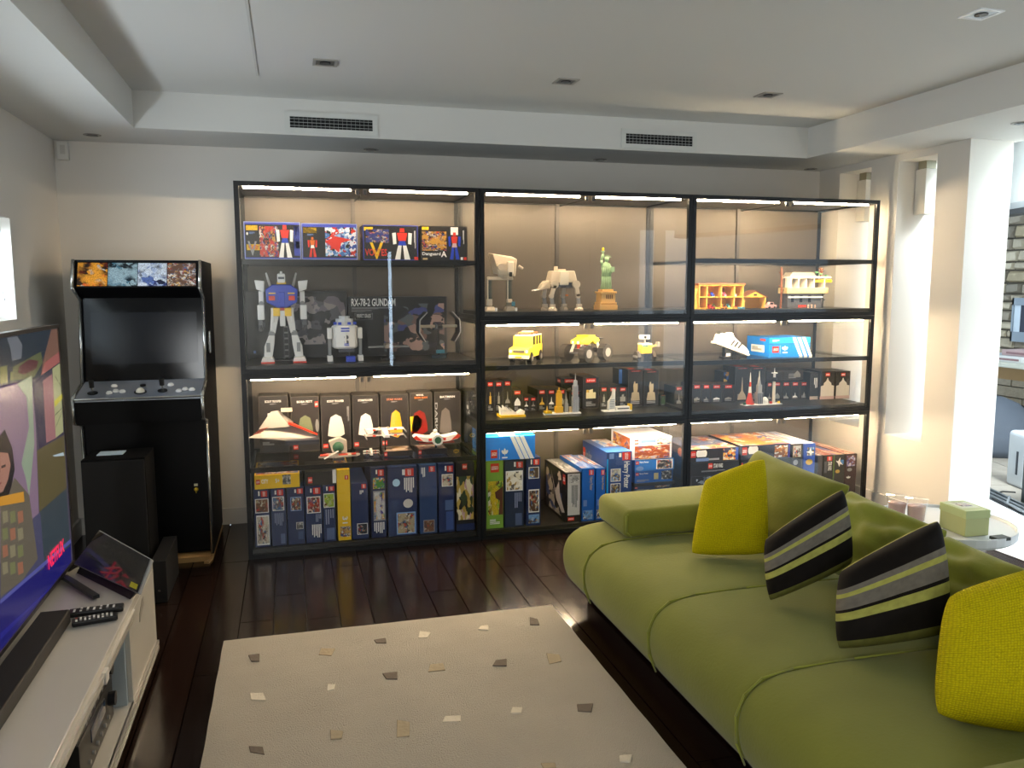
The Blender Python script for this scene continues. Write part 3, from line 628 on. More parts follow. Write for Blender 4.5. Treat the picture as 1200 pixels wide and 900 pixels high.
# red-green gunship
GRN = mat('#2c5c40', .4)
q = at(397, 541, 1, .1); t = thing('gunship_model', 'small gunship model with green drum and red wing stripes', 'spacecraft model', (q.x, .12, z2_), local=True)
MB().prism([(-.11, -.03), (-.02, -.05), (.1, -.03), (.12, .0), (.03, .05), (-.06, .04)], 2, .02, .03).build('wing', LG, t)
for a, b in ((-.1, -.055), (.0, .05), (.07, .095)): B(a, b, -.035, -.005, .03, .035).build('red_panel', RDM, t)
MB().ball((.0, -.005, .07), .032, 12).build('green_drum', GRN, t, smooth=True)
MB().prism([(-.03, .03), (.05, .03), (.05, .1), (.01, .12), (-.05, .1)], 1, .02, .07).build('hull', LG, t, bevel=.004)
MB().cyl((-.08, -.06, .02), (0, -.03, .055), .004, 6).build('gun_barrel', WH, t); B(-.03, .03, -.03, .05, 0, .022).build('hull_base', GM, t)
q = at(352, 546, 1, .08)
# small cruiser at left of gunship tip + four-winged fighter
def fighter(px, py, sc, lab):
    q = at(px, py, 1, .16); zc = q.z-z2_
    t = thing('four_winged_fighter_model', lab, 'spacecraft model', (q.x, .16, z2_), 'four winged fighters', local=True)
    MB().hexa([(-.015*sc, -.1*sc, zc-.01), (.015*sc, -.1*sc, zc-.01), (.02*sc, .06*sc, zc-.015), (-.02*sc, .06*sc, zc-.015), (-.008*sc, -.1*sc, zc+.004), (.008*sc, -.1*sc, zc+.004), (.018*sc, .06*sc, zc+.02), (-.018*sc, .06*sc, zc+.02)]).build('fuselage', WH, t)
    for s in (-1, 1):
        for u in (-1, 1):
            MB().bar((s*.01*sc, .03*sc, zc+u*.016*sc), (s*.105*sc, .03*sc, zc+u*.016*sc), .05*sc, .005*sc).build('wing', WH, t)
            MB().bar((s*.05*sc, .005*sc, zc+u*.0165*sc), (s*.065*sc, .005*sc, zc+u*.0165*sc), .012*sc, .008*sc).build('wing_marking', RDM, t)
            MB().cyl((s*.105*sc, -.09*sc, zc+u*.016*sc), (s*.105*sc, .05*sc, zc+u*.016*sc), .004*sc, 6).build('wing_cannon', GML, t)
            MB().cyl((s*.024*sc, .02*sc, zc+u*.012*sc), (s*.024*sc, .07*sc, zc+u*.012*sc), .01*sc, 8).build('engine', mat('#b08c78', .4), t)
    B(-.004, .004, -.004, .004, 0, zc-.01).build('stand_post', BLACK, t); B(-.03*sc, .03*sc, -.02*sc, .02*sc, 0, .006).build('stand_foot', BLACK, t)
fighter(451, 507, 1.05, 'white four winged starfighter model in front of the helmet boxes')
fighter(435, 530, .42, 'tiny white four winged fighter below the larger one')
# curved red/white ship
q = at(511, 514, 1, .14); zc = q.z-z2_
t = thing('crescent_ship_model', 'red and white crescent winged ship model with round hub', 'spacecraft model', (q.x, .15, z2_), local=True)
for s in (-1, 1):
    pts = [(0, -.012), (s*.06, -.012), (s*.12, .0), (s*.135, .018), (s*.12, .03), (s*.06, .018), (0, .016)]
    MB().prism([(a, b+zc) for a, b in pts], 1, -.05, .03).build('wing', WH, t, bevel=.003)
    MB().prism([(s*.08, -.005+zc), (s*.125, .006+zc), (s*.138, .02+zc), (s*.12, .031+zc), (s*.11, .02+zc)], 1, -.053, -.049).build('red_panel', RDM, t)
    B(min(s*.03, s*.05), max(s*.03, s*.05), -.054, -.05, zc-.004, zc+.01).build('red_tile', RDM, t)
MB().cyl((0, -.075, zc+.002), (0, .04, zc+.002), .032, 10).build('hub', WH, t)
MB().cyl((0, -.078, zc+.002), (0, -.074, zc+.002), .02, 10).build('hub_grille', GRN, t); MB().ball((-.005, -.01, zc+.045), .013, 8).build('turret', WH, t)
B(-.1, .1, -.05, .02, zc-.02, zc-.013).build('underside', mat('#8a2a20', .4), t); B(-.005, .005, -.005, .005, 0, zc-.018).build('stand_post', BLACK, t)
B(-.03, .03, -.02, .02, 0, .005).build('stand_foot', BLACK, t)
# ---- navy boxes at the bottom of the left bay
z3_ = .05; gN = 'boxes in the bottom of the left bay'
def navy(lab, l, r, top, items, y=.05, m=NAVY, d=.4, g=gN, edge=None, zb=z3_): return cpx(lab, l, r, top, zb, y, d, m, items, group=g, edge=edge)
lg = lambda u0, v0, u1, v1: ('logo', 'F', u0, v0, u1, v1, 'cw')
wb = lambda u, v0, v1: ('bar', 'F', u, v0, u+.1, v1, WHITE)
navy('navy box with two stacked street scene pictures, leftmost in the bottom row', 297.5, 316, 572, [lg(.48, .05, .88, .15), wb(.3, .05, .13), ('pic', 'F', .08, .18, .95, .42, pal('town', 1, 4), WHITE), ('pic', 'F', .12, .46, .95, .97, pal('town', 2, 6), WHITE)])
navy('navy box with one house picture and fine print, second in the bottom row', 317.5, 335, 571, [lg(.45, .04, .85, .14), wb(.28, .05, .12), ('pic', 'F', .1, .16, .9, .4, pal('town', 3, 4), WHITE), ('lines', 'F', .2, .44, .85, .7, PRT, 'cw', 2), ('bar', 'F', .6, .8, .9, .97, mat('#5a6c94'))])
navy('navy box with small building picture above tiny round face picture', 336.5, 356.5, 570, [lg(.6, .04, .95, .13), wb(.45, .05, .11), ('pic', 'F', .2, .18, .85, .42, pal('town', 4, 4), mat('#88aadc')), ('pic', 'F', .5, .62, .92, .74, pal('grey', 2, 3), WHITE), ('bar', 'F', .6, .78, .9, .92, mat('#42567c'))])
navy('navy box with red restaurant picture and two text blocks', 357.5, 377.5, 569, [lg(.5, .04, .92, .15), wb(.32, .05, .12), ('pic', 'F', .1, .19, .92, .48, pal('town', 5, 5), WHITE), ('lines', 'F', .6, .5, .95, .64, PRT, 'cw', 1), ('lines', 'F', .35, .68, .95, .96, WHITE, 'cw', 2)])
navy('narrow navy box with green garden picture left of the yellow box', 378.5, 393, 568, [lg(.5, .03, .95, .11), wb(.3, .03, .1), ('pic', 'F', .05, .15, .95, .4, pal('green', 1, 4), WHITE), ('lines', 'F', .15, .43, .9, .7, PRT, 'cw', 1), ('bar', 'F', .25, .76, .9, .97, mat('#5a6c94'))])
navy('tall yellow box standing upright, the only one in its row', 395, 410.5, 550.5, [lg(.6, .08, .88, .14), ('text', 'F', .35, .66, .75, .76, '31', WHITE, 'cw'), ('pic', 'F', .15, .8, .95, .95, pal('crowd', 3, 6)), ('pic', 'T', .1, .1, .9, .9, pal('orange', 3, 4))], m=YEL)
navy('navy box with single small picture low down right of the yellow box', 412, 431.5, 566, [lg(.62, .02, .9, .1), ('lines', 'F', .5, .13, .75, .2, WHITE, 'cw', 1), ('pic', 'F', .3, .72, .95, .92, pal('town', 7, 4), WHITE)])
navy('pale edged dark box with flower pictures and yellow blooms', 434.5, 452, 548, [lg(.5, .03, .9, .12), wb(.35, .03, .09), ('pic', 'F', .15, .14, .93, .3, pal('flower', 2, 5)), ('pic', 'F', .15, .33, .95, .76, pal('flower', 3, 5), GRY), ('lines', 'F', .15, .78, .9, .97, WHITE, 'cw', 2)], m=mat('#1c2750', .35))
navy('widest navy box with white octagon badge and street picture', 454.5, 488.5, 547, [lg(.6, .03, .9, .14), wb(.5, .04, .12), ('lines', 'F', .55, .16, .92, .42, WHITE, 'cw', 2), ('disc', 'F', .16, .17, .42, .28, mat('#a8d0e8')), ('disc', 'F', .52, .47, .86, .6, mat('#d8d0c4')), ('pic', 'F', .28, .66, .95, .98, pal('town', 8, 5), mat('#7ca8dc'))])
navy('slate blue box with lone picture at its foot', 491.5, 512, 545, [lg(.55, .02, .9, .1), ('lines', 'F', .1, .03, .35, .18, WHITE, 'cw', 0), ('pic', 'F', .2, .8, .85, .98, pal('town', 9, 4), GRY)], m=mat('#24406c', .35))
navy('navy box with brown shop picture near its top and white side stripe', 514, 532.5, 543.5, [lg(.55, .03, .92, .12), wb(.4, .03, .1), ('pic', 'F', .2, .15, .92, .33, pal('town', 10, 4), WHITE), ('bar', 'F', .4, .53, .92, .68, mat('#4c6490')), ('bar', 'F', .45, .7, .92, .97, mat('#34508c'))])
navy('black box with yellow and white vehicle picture, right end of the bottom row', 534.5, 556, 542, [('logo', 'F', .35, .02, .6, .1), ('pic', 'F', .03, .2, .95, .84, art(('#c8a850', '#e8dcb8', '#1b1c18', '#c8a0a0', '#b89840', '#304028'), 4, 5)), ('bar', 'F', 0, .9, 1, 1, NAVY)], m=DARK)
zz = at(330, 572, 1, .05).z+.001
carton('flat bright yellow box lying on the two leftmost navy boxes', at(298, 560, 1, .04).x, at(351, 560, 1, .04).x, at(330, 571.5, 1, .05).z, at(330, 556, 1, .04).z, .045, .35, YEL, [('logo', 'F', .03, .3, .12, .65), ('text', 'F', .15, .3, .3, .6, 'CITY', WHITE), ('pic', 'F', .62, .05, .8, .75, pal('grey', 4, 4)), ('text', 'F', .46, .3, .55, .6, '5+', WHITE), ('pic', 'T', .03, .05, .97, .95, pal('crowd', 4, 6))], group=gN)
carton('flat black box with white edge on top of the middle navy boxes', at(358, 560, 1, .04).x, at(394, 560, 1, .04).x, at(375, 568.5, 1, .05).z, at(375, 553, 1, .04).z, .045, .3, DARK, [('logo', 'F', .08, .35, .22, .8), ('bar', 'F', .88, -.1, 1.0, .9, WHITE)], group=gN)
# ------------------------------------------------------------------ middle bay
z4_ = 1.317
MK = mat('#c8b8a0', .5, var=.1, scale=25)
p = at(593, 366, 1, .16)
t = thing('two_legged_walker_model', 'pale grey two legged walking machine model with boxy angular cab', 'walker model', (p.x, .2, z4_), local=True)
MB().hexa([(-.05, -.07, .21), (.05, -.07, .2), (.055, .07, .21), (-.05, .07, .22), (-.085, -.06, .33), (.06, -.07, .30), (.07, .07, .32), (-.08, .07, .34)]).build('cab', MK, t, bevel=.004)
B(-.0, .035, -.085, -.065, .215, .285).build('cab_front_plate', mat('#dcd0bc', .5), t, bevel=.003)
B(.008, .024, -.09, -.084, .2, .225).build('chin_slot', BLACK, t)
MB().cyl((-.04, -.09, .255), (-.04, -.06, .255), .02, 12).build('side_drum', MK, t); MB().cyl((.06, -.1, .26), (.085, -.1, .245), .008, 8).build('side_gun', MK, t)
MB().ball((-.0, 0, .205), .04, 10, .6).build('hip', MK, t); B(-.1, .05, -.02, .02, .18, .2).build('hip_bar', MK, t, bevel=.004)
for x, in ((-.09,), (.03,)):
    B(x-.012, x+.012, -.014, .014, .06, .19).build('leg', mat('#4c5048', .5), t); MB().cyl((x-.014, -.018, .06), (x-.014, -.018, .19), .004, 6).build('leg_piston', MK, t)
    B(x-.014, x+.014, -.02, .02, .03, .07).build('ankle', MK, t, bevel=.003); MB().hexa([(x-.03, -.05, 0), (x+.035, -.05, 0), (x+.03, .03, 0), (x-.03, .03, 0), (x-.02, -.03, .025), (x+.02, -.03, .025), (x+.02, .02, .025), (x-.02, .02, .025)]).build('foot', MK, t)
    B(x+.02, x+.032, -.065, -.05, 0, .02).build('toe', WH, t)
B(.005, .05, -.055, -.02, .035, .05).build('stand_block', mat('#7a7260', .5), t); B(.03, .05, -.06, -.05, .03, .055).build('blue_piece', mat('#3c7c90', .4), t)
p = at(655, 366, 1, .16)
t = thing('four_legged_walker_model', 'pale grey four legged walking machine model with low forward cab', 'walker model', (p.x, .2, z4_), local=True)
MB().hexa([(-.06, -.05, .165), (.115, -.05, .165), (.115, .05, .165), (-.06, .05, .165), (-.045, -.04, .235), (.1, -.04, .235), (.1, .04, .235), (-.045, .04, .235)]).build('body', MK, t, bevel=.006)
B(.0, .055, -.058, -.048, .15, .23).build('side_plate', mat('#d8ccb4', .5), t, bevel=.003); B(-.0, .05, -.02, .02, .232, .245).build('roof_block', MK, t, bevel=.003); MB().cyl((-.008, 0, .235), (-.008, 0, .262), .012, 8).build('roof_turret', MK, t)
MB().hexa([(-.12, -.035, .12), (-.05, -.03, .13), (-.05, .03, .13), (-.12, .035, .12), (-.1, -.025, .16), (-.045, -.03, .185), (-.045, .03, .185), (-.1, .025, .16)]).build('cab', MK, t, bevel=.004)
for s in (-.025, .025): MB().cyl((-.15, s, .118), (-.1, s, .128), .004, 6).build('cab_gun', WH, t)
B(-.05, .1, -.03, .03, .135, .165).build('belly', GM, t)
for x, y, dx in ((-.03, -.045, -.012), (.105, -.045, .02), (-.06, .045, .0), (.06, .045, .0)):
    MB().cyl((x, y-.012, .155), (x, y+.012, .155), .024, 12).build('hip_joint', MK, t)
    MB().bar((x, y, .15), (x+dx-.008, y, .085), .024, .02).build('upper_leg', MK, t); MB().cyl((x+dx-.008, y-.01, .085), (x+dx-.008, y+.01, .085), .014, 10).build('knee_joint', MK, t)
    MB().bar((x+dx-.008, y, .085), (x+dx, y, .028), .018, .018).build('lower_leg', GML, t); B(x+dx-.015, x+dx+.015, y-.015, y+.015, .02, .038).build('ankle', MK, t, bevel=.002)
    MB().lathe([(.028, 0), (.026, .012), (.016, .022)], (x+dx, y, 0), 10).build('foot', MK, t)
B(.05, .065, -.02, -.01, .085, .095).build('orange_piece', ORG, t)
# statue
p = at(712.5, 365, 1, .16)
SG = mat('#8fae84', .6, var=.15, scale=40); ST = mat('#d9a85c', .6, var=.08)
t = thing('statue_model', 'green robed statue model raising a torch on a tan stone pedestal', 'statue model', (p.x, .2, z4_), local=True)
pd = MB(); pd.box(-.056, .056, -.056, .056, 0, .03).box(-.052, .052, -.052, .052, .03, .047).box(-.045, .045, -.045, .045, .047, .10).box(-.052, .052, -.052, .052, .1, .112).box(-.036, .036, -.036, .036, .112, .125)
pd.build('pedestal', ST, t, bevel=.0015)
for k in range(4): B(-.012+k*.012-.003, -.012+k*.012+.003, -.0465, -.0445, .068, .092).build('pedestal_window', mat('#6a4020', .6), t)
MB().box(-.05, .05, -.0535, -.0515, .034, .040).build('pedestal_band', mat('#b8843c', .6), t)
MB().lathe([(.036, .125), (.034, .14), (.028, .17), (.03, .2), (.027, .235), (.031, .262), (.026, .278), (.012, .286), (.009, .292)], n=14, sy=.8).build('robe', SG, t, smooth=True)
for k in range(7):
    a = -2.7+k*.4; MB().tube([(math.cos(a)*.034, math.sin(a)*.028, .13), (math.cos(a)*.029, math.sin(a)*.025, .2), (math.cos(a-.15)*.03, math.sin(a-.15)*.025, .255)], .0035, 5).build('robe_fold', SG, t, smooth=True)
MB().ball((0.002, -.004, .305), .0145, 12, 1.15).build('head', SG, t, smooth=True)
for k in range(7):
    a = math.pi*(.05+k*.15); MB().cyl((.002+math.cos(a)*.012, -.004, .315+math.sin(a)*.006), (.002+math.cos(a)*.032, -.004, .315+math.sin(a)*.022), .0028, 5, .001).build('crown_ray', SG, t)
MB().tube([(-.024, 0, .268), (-.032, -.004, .30), (-.022, -.004, .335)], .0085, 8).build('raised_arm', SG, t, smooth=True)
MB().lathe([(.004, .333), (.006, .348), (.012, .352), (.012, .356)], (-.022, -.004, 0), 10).build('torch', SG, t); MB().ball((-.022, -.004, .365), .008, 8, 1.4).build('torch_flame', YEL, t)
MB().tube([(.026, 0, .262), (.036, -.012, .238), (.026, -.026, .232)], .0085, 8).build('lowered_arm', SG, t, smooth=True); B(.02, .042, -.034, -.026, .23, .26).build('tablet', SG, t)
# --- 4x4 car
z5_ = 1.009
def wheel(t, x, y, r, w_, side, m1=BLACK, m2=GML, n=14, lugs=0):
    wh = MB().cyl((x, y-w_/2, r), (x, y+w_/2, r), r, n).build('wheel', m1, t)
    MB().cyl((x, y+side*w_/2-.002, r), (x, y+side*(w_/2+.003), r), r*.55, 10).build('hub', m2, wh)
    if lugs:
        l = MB()
        for k in range(lugs):
            a = 2*math.pi*k/lugs; l.bar((x+math.cos(a)*r*.96, y-w_/2, r+math.sin(a)*r*.96), (x+math.cos(a)*r*.96, y+w_/2, r+math.sin(a)*r*.96), .008, .008)
        l.build('tyre_tread', m1, wh)
p = at(619, 419, 1, .2); YC = mat('#e3cc3a', .35, var=.06)
t = thing('off_road_car_model', 'yellow brick built off road car with white roof and roof rack', 'toy car', (p.x, .24, z5_), rot=math.radians(57), local=True)
# local: x forward? car faces -x
L_ = .155; W_ = .062
MB().prism([(-L_, .035), (L_*.9, .035), (L_*.9, .105), (-L_*.45, .105), (-L_*.5, .098), (-L_*.96, .09), (-L_, .08)], 1, -W_, W_).build('body', YC, t, bevel=.005)
MB().prism([(-L_*.42, .105), (L_*.86, .105), (L_*.82, .158), (-L_*.22, .158)], 1, -W_+.006, W_-.006).build('cabin_glass', mat('#202426', .15), t)
for x0, x1 in ((-.07, -.06), (.0, .008), (.06, .068), (.118, .128)):
    B(x0, x1, -W_+.003, W_-.003, .105, .158).build('window_pillar', YC, t)
B(-L_*.3, L_*.86, -W_+.002, W_-.002, .156, .165).build('roof', mat('#efe9d8', .4), t, bevel=.004)
B(-.02, .09, -.045, .045, .172, .178).build('roof_rack', mat('#c87838', .5), t); B(.0, .05, -.03, .03, .178, .186).build('luggage', mat('#d8c8b0', .5), t)
for x in (-.015, .085):
    for y in (-.04, .04): B(x-.002, x+.002, y-.002, y+.002, .164, .174).build('rack_post', BLACK, t)
B(-L_-.006, -L_+.01, -W_, W_, .03, .05).build('bumper', mat('#d8d4c8', .4), t, bevel=.002); B(-L_-.003, -L_+.004, -W_*.55, W_*.55, .066, .082).build('grille', mat('#6c6450', .5), t)
for s in (-1, 1):
    MB().cyl((-L_-.003, s*W_*.78, .073), (-L_+.004, s*W_*.78, .073), .010, 10).build('headlight', mat('#f4f0dc', .2), t)
    for x in (-.1, .095):
        MB().cyl((x, s*(W_-.004), .034), (x, s*(W_+.0015), .034), .034, 14).build('wheel_arch', mat('#26241c', .5), t)
        wheel(t, x, s*(W_-.008), .03, .024, s)
B(-L_-.008, -L_-.005, -.02, .02, .034, .044).build('number_plate', YEL, t)
B(L_*.9, L_*.9+.014, -.02, .02, .06, .1).build('spare_wheel', BLACK, t, bevel=.006)
# --- quad buggy
p = at(689, 420, 1, .18)
t = thing('monster_buggy_model', 'yellow and black buggy model with four huge treaded tyres', 'toy car', (p.x, .22, z5_), rot=math.radians(32), local=True)
for x in (-.095, .095):
    for s in (-1, 1): wheel(t, x, s*.075, .05, .045, s, mat('#2b2826', .7), GML, 16, 14)
MB().tube([(-.095, -.06, .05), (-.095, .06, .05)], .006, 6).build('axle', GM, t); MB().tube([(.095, -.06, .05), (.095, .06, .05)], .006, 6).build('axle', GM, t)
B(-.09, .09, -.025, .025, .05, .075).build('chassis', mat('#2a2a2c', .4), t); B(-.05, -.02, -.03, .03, .06, .1).build('engine_block', RDM, t)
for x in (-.1, -.085, .085, .1):
    for y in (-.04, .04): MB().cyl((x, y, .055), (x*.75, y*.7, .12), .005, 6).build('shock_absorber', WH, t)
MB().prism([(-.1, .105), (-.02, .10), (.02, .12), (.05, .10), (.09, .118), (.085, .135), (.03, .15), (-.03, .15), (-.1, .125)], 1, -.04, .04).build('bodywork', YC, t, bevel=.004)
B(-.035, .035, -.045, .045, .148, .156).build('roof', YC, t); B(.08, .13, -.04, .04, .128, .136).build('rear_wing', BLACK, t)
for y in (-.036, .036): MB().tube([(-.05, y, .12), (-.03, y, .15), (.04, y, .15), (.07, y, .12)], .004, 6).build('roll_bar', BLACK, t)
for y in (-.02, .02): MB().cyl((-.104, y, .115), (-.1, y, .115), .008, 8).build('headlight', WHITE, t)
# --- yellow crawler stand-in
p = at(757, 419, 1, .2)
t = thing('crawler_model', 'small yellow tracked crawler model with a grey camera mast and side arm', 'toy robot', (p.x, .22, z5_), local=True)
B(-.035, .035, -.03, .03, .035, .095).build('body', mat('#f0bc20', .4, var=.05), t, bevel=.003); B(-.03, .01, -.032, -.03, .075, .088).build('front_tile', GRN, t); B(-.036, .036, -.031, .031, .088, .098).build('body_trim', mat('#d8cdb8', .5), t)
for s in (-1, 1):
    tr2 = MB().prism([(-.035, 0), (.035, 0), (.045, .015), (.01, .05), (-.01, .05), (-.045, .015)], 0, min(s*.04, s*.062), max(s*.04, s*.062)).build('track', mat('#3a3430', .6), t, bevel=.003)
    for yy in (-.025, .0, .025): MB().cyl((s*.062, yy, .015), (s*.065, yy, .015), .009, 8).build('track_wheel', GML, tr2)
MB().cyl((0, 0, .095), (-.002, 0, .125), .006, 8).build('mast', GML, t); B(-.038, .03, -.014, .014, .122, .15).build('camera_box', mat('#d8d0c4', .4), t, bevel=.006)
MB().cyl((-.004, -.018, .136), (-.004, -.013, .136), .009, 12).build('camera_lens', BLACK, t)
MB().bar((.035, -.01, .075), (.07, -.02, .085), .01).build('side_arm', mat('#d8b060', .4), t); B(.068, .09, -.03, -.01, .075, .105).build('gripper', GML, t, bevel=.003)
# --- small landmark boxes, middle bay
z6_ = .696; gL = 'small black landmark boxes in the middle bay'
LMG = mat('#9a968c', .5); LMY = mat('#d0a840', .5)
TOWER = [(.45, 0), (.55, 0), (.58, .3), (.7, .35), (.72, 1), (.28, 1), (.3, .35), (.42, .3)]
DOME = [(.0, .6), (.2, .3), (.4, .1), (.5, 0), (.6, .1), (.8, .3), (1, .6), (1, 1), (0, 1)]
SPIRE = [(.48, 0), (.52, 0), (.6, .6), (.9, .8), (1, 1), (0, 1), (.1, .8), (.4, .6)]
BLOCK = [(0, .35), (.3, .35), (.3, .1), (.7, 0), (.7, .35), (1, .35), (1, 1), (0, 1)]
STAT = [(.35, 0), (.45, .0), (.5, .12), (.75, .1), (.75, .4), (.7, .55), (.9, .58), (1, 1), (0, 1), (.1, .58), (.3, .55), (.25, .2)]
def lm(lab, l, r, top, shp, c=LMG, z=z6_, y=.3, d=.16, lv=.04, g=gL, pv=(.35, .72), hl=None, m=DARK, more=()):
    its = [('logo', 'F', .2, lv, .8, lv+(hl or .14)), ('poly', 'F', .2, pv[0], .8, pv[1], shp, c), ('lines', 'F', .2, .77, .8, .93, GRY, None, 1), ('bar', 'T', .1, .1, .9, .5, mat('#6c5a48', .5))]
    return cpx(lab, l, r, top, z, y, d, m, its+list(more), group=g, edge=mat('#3a3632', .5))
lm('slim black landmark box with yellow pointed tower picture, far left of the middle bay', 570, 579.5, 446.5, TOWER, LMY, hl=.12)
lm('slim black landmark box with pale slender tower picture, second in the middle bay', 579.7, 589.5, 446.5, TOWER, LMG, hl=.12)
lm('slim black landmark box with iron lattice tower picture, third in the middle bay', 589.8, 600, 445.5, SPIRE, LMG, hl=.12)
lm('short black landmark box with white palace picture behind the opera house model', 600.5, 612.5, 457, DOME, WHITE, hl=.16)
lm('tiny black landmark box with spire picture, left one of a pair', 613, 620.8, 465.5, SPIRE, WHITE, hl=.2, pv=(.3, .66))
lm('tiny black landmark box with spire picture, right one of a pair', 621, 629, 465.5, SPIRE, LMG, hl=.2, pv=(.3, .66))
lm('black landmark box with candlestick tower picture left of the yellow tower model', 630, 640.5, 456.5, SPIRE, LMY, hl=.16, d=.22)
lm('black landmark box with thin white tower picture touching the yellow tower model', 641, 651.5, 456.5, SPIRE, WHITE, hl=.16, d=.22)
lm('black landmark box directly behind the yellow tower model', 652, 663.5, 456.5, DOME, LMG, hl=.16, d=.22)
lm('taller black box standing back behind the yellow tower model', 658, 676, 443, BLOCK, LMG, hl=.13, y=.47, d=.1, more=[('logo', 'L', .2, .06, .8, .18)])
lm('dark landmark box half hidden by the silver tower model', 667, 681, 459, BLOCK, LMG, hl=.12, y=.33, d=.1)
lm('tall black landmark box with white round building picture', 683, 702, 442, BLOCK, mat('#d8cca0', .5), hl=.13, d=.26, pv=(.38, .68), more=[('bar', 'F', .22, .4, .36, .68, LMY)])
lm('black landmark box with tan obelisk picture left of the white curved tower model', 703, 712.5, 453.5, TOWER, LMG, hl=.16, d=.24)
lm('black landmark box behind the white curved tower model', 713, 724, 453.5, SPIRE, LMY, hl=.16, d=.24)
lm('black landmark box with grey globe picture right of the white curved tower model', 724.5, 735, 453.5, BLOCK, LMG, hl=.16, d=.24)
lm('tall black box with pale statue picture, left one of two', 736, 753.5, 433, STAT, mat('#a8987c', .5), hl=.01, pv=(.32, .84), more=[('bar', 'T', .2, .5, .6, .9, RED)])
lm('tall black box with pale statue picture, right one of two', 754.5, 772, 434, STAT, mat('#b4a68a', .5), hl=.01, pv=(.32, .84), more=[('bar', 'T', .3, .5, .7, .9, RED)])
lm('squat dark green box right of the tall statue boxes', 773.5, 780, 463, DOME, mat('#2c4424', .5), hl=.01, m=mat('#1c2a16', .5), pv=(.1, .9))
lm('black landmark box seen through the glass between middle and right bay', 790.5, 800.5, 453, SPIRE, LMG, hl=.16, pv=(.4, .95))
q = at(724, 452, 1, .33)
carton('small box with blue sail shaped hotel picture on top of the landmark boxes', at(725, 440, 1, .4).x, at(736, 440, 1, .4).x, at(730, 453, 1, .3).z+.002, at(730, 432, 1, .4).z, .4, .1, DARK, [('pic', 'F', .02, .05, .7, .95, mat('#3c68b0', .4)), ('poly', 'F', .3, .1, .98, .95, [(.3, 1), (.5, 0), (.95, .5), (1, 1)], GRN)])
# models in front
q = at(600, 492, 1, .12)
t = thing('opera_house_model', 'white shell roofed opera house model on a yellow base', 'building model', (q.x, .14, z6_), local=True)
B(-.075, .075, -.05, .05, 0, .012).build('base', YEL, t)
for k, (x, h, s) in enumerate(((-.05, .05, 1), (-.03, .055, 1), (-.01, .045, 1), (.015, .035, 1), (.04, .028, -1), (.055, .02, -1))):
    MB().prism([(x-s*.022, .012+h), (x-s*.018, .012), (x+s*.02, .012), (x+s*.0, .012+h*.55)], 1, -.02-.002*k, .02).build('roof_shell', WHITE, t)
q = at(661, 490, 1, .12)
t = thing('skyline_model', 'skyline model with yellow stepped tower and tall silver tower on white base', 'building model', (q.x, .15, z6_), local=True)
B(-.115, .11, -.028, .03, 0, .008).build('base', WHITE, t)
B(-.115, -.075, -.03, .02, .008, .02).build('yellow_island', YEL, t); MB().lathe([(.01, .02), (.006, .03), (.002, .05)], (-.098, 0, 0), 8).build('small_statue', LMY, t)
tw = MB(); tw.box(-.046, -.002, -.02, .02, .008, .045).box(-.038, -.008, -.016, .016, .045, .125).box(-.033, -.013, -.012, .012, .125, .142).box(-.026, -.02, -.004, .004, .142, .16)
tw.build('yellow_tower', mat('#d9a828', .45), t, bevel=.001)
MB().box(.01, .034, -.012, .012, .008, .06).box(.014, .03, -.01, .01, .06, .085).cyl((.022, 0, .085), (.022, 0, .13), .006, 6, .001).build('grey_tower', GML, t)
MB().box(.04, .058, -.01, .01, .008, .04).build('tan_block', TAN, t)
tw = MB(); tw.box(.062, .1, -.016, .016, .008, .1).box(.066, .096, -.013, .013, .1, .17).box(.071, .091, -.01, .01, .17, .2).cyl((.081, 0, .2), (.081, 0, .245), .003, 6, .001)
tw.build('silver_tower', mat('#b8bac0', .35, .2), t)
for k in range(4): B(.064+k*.009, .068+k*.009, -.0175, -.016, .01, .165).build('tower_fin', mat('#8c8e96', .4), t)
q = at(728, 489, 1, .13)
t = thing('curved_tower_model', 'white curved tower model with long low building beside it', 'building model', (q.x, .16, z6_), local=True)
B(-.11, .07, -.03, .03, 0, .007).build('base', WHITE, t)
MB().prism([(-.075, .007), (-.035, .007), (-.035, .135), (-.042, .14), (-.047, .1), (-.06, .075), (-.075, .06)], 1, -.016, .016).build('curved_tower', mat('#e6e4de', .4), t)
for k in range(6): B(-.07, -.04, -.018, -.016, .02+k*.01, .024+k*.01).build('tower_floor', mat('#90929a', .4), t)
B(-.03, .06, -.02, .015, .007, .028).build('low_building', WHITE, t); B(-.02, .055, -.022, -.02, .013, .02).build('window_band', GM, t); B(.06, .075, -.022, .017, .007, .042).build('yellow_end', YEL, t)
q = at(712.5, 464, 1, .26)
# --- middle bay, bottom
z7_ = .048; gG = 'game boxes in the bottom of the middle bay'
ADI = mat('#0e7fe0', .3, var=.12, scale=3)
TREF = [(.5, 1), (.44, .72), (.2, .7), (.02, .42), (.05, .25), (.25, .22), (.36, .42), (.38, .15), (.5, 0), (.62, .15), (.64, .42), (.75, .22), (.95, .25), (.98, .42), (.8, .7), (.56, .72)]
def adi(root_items=()):
    its = [('logo', 'F', .1, .62, .23, .92), ('bar', 'F', .265, .6, .27, .95, WHITE), ('poly', 'F', .31, .58, .44, .86, TREF, WHITE), ('bar', 'F', .33, .88, .43, .93, WHITE)]
    return its
def stripes(x): return [('poly', 'F', x+k*.11, 0, x+.23+k*.11, 1, [(0, 0), (.3, 0), (1, 1), (.7, 1)], WHITE) for k in range(3)]
xa, xb = at(569.5, 560, 1, .05).x, at(590, 560, 1, .05).x
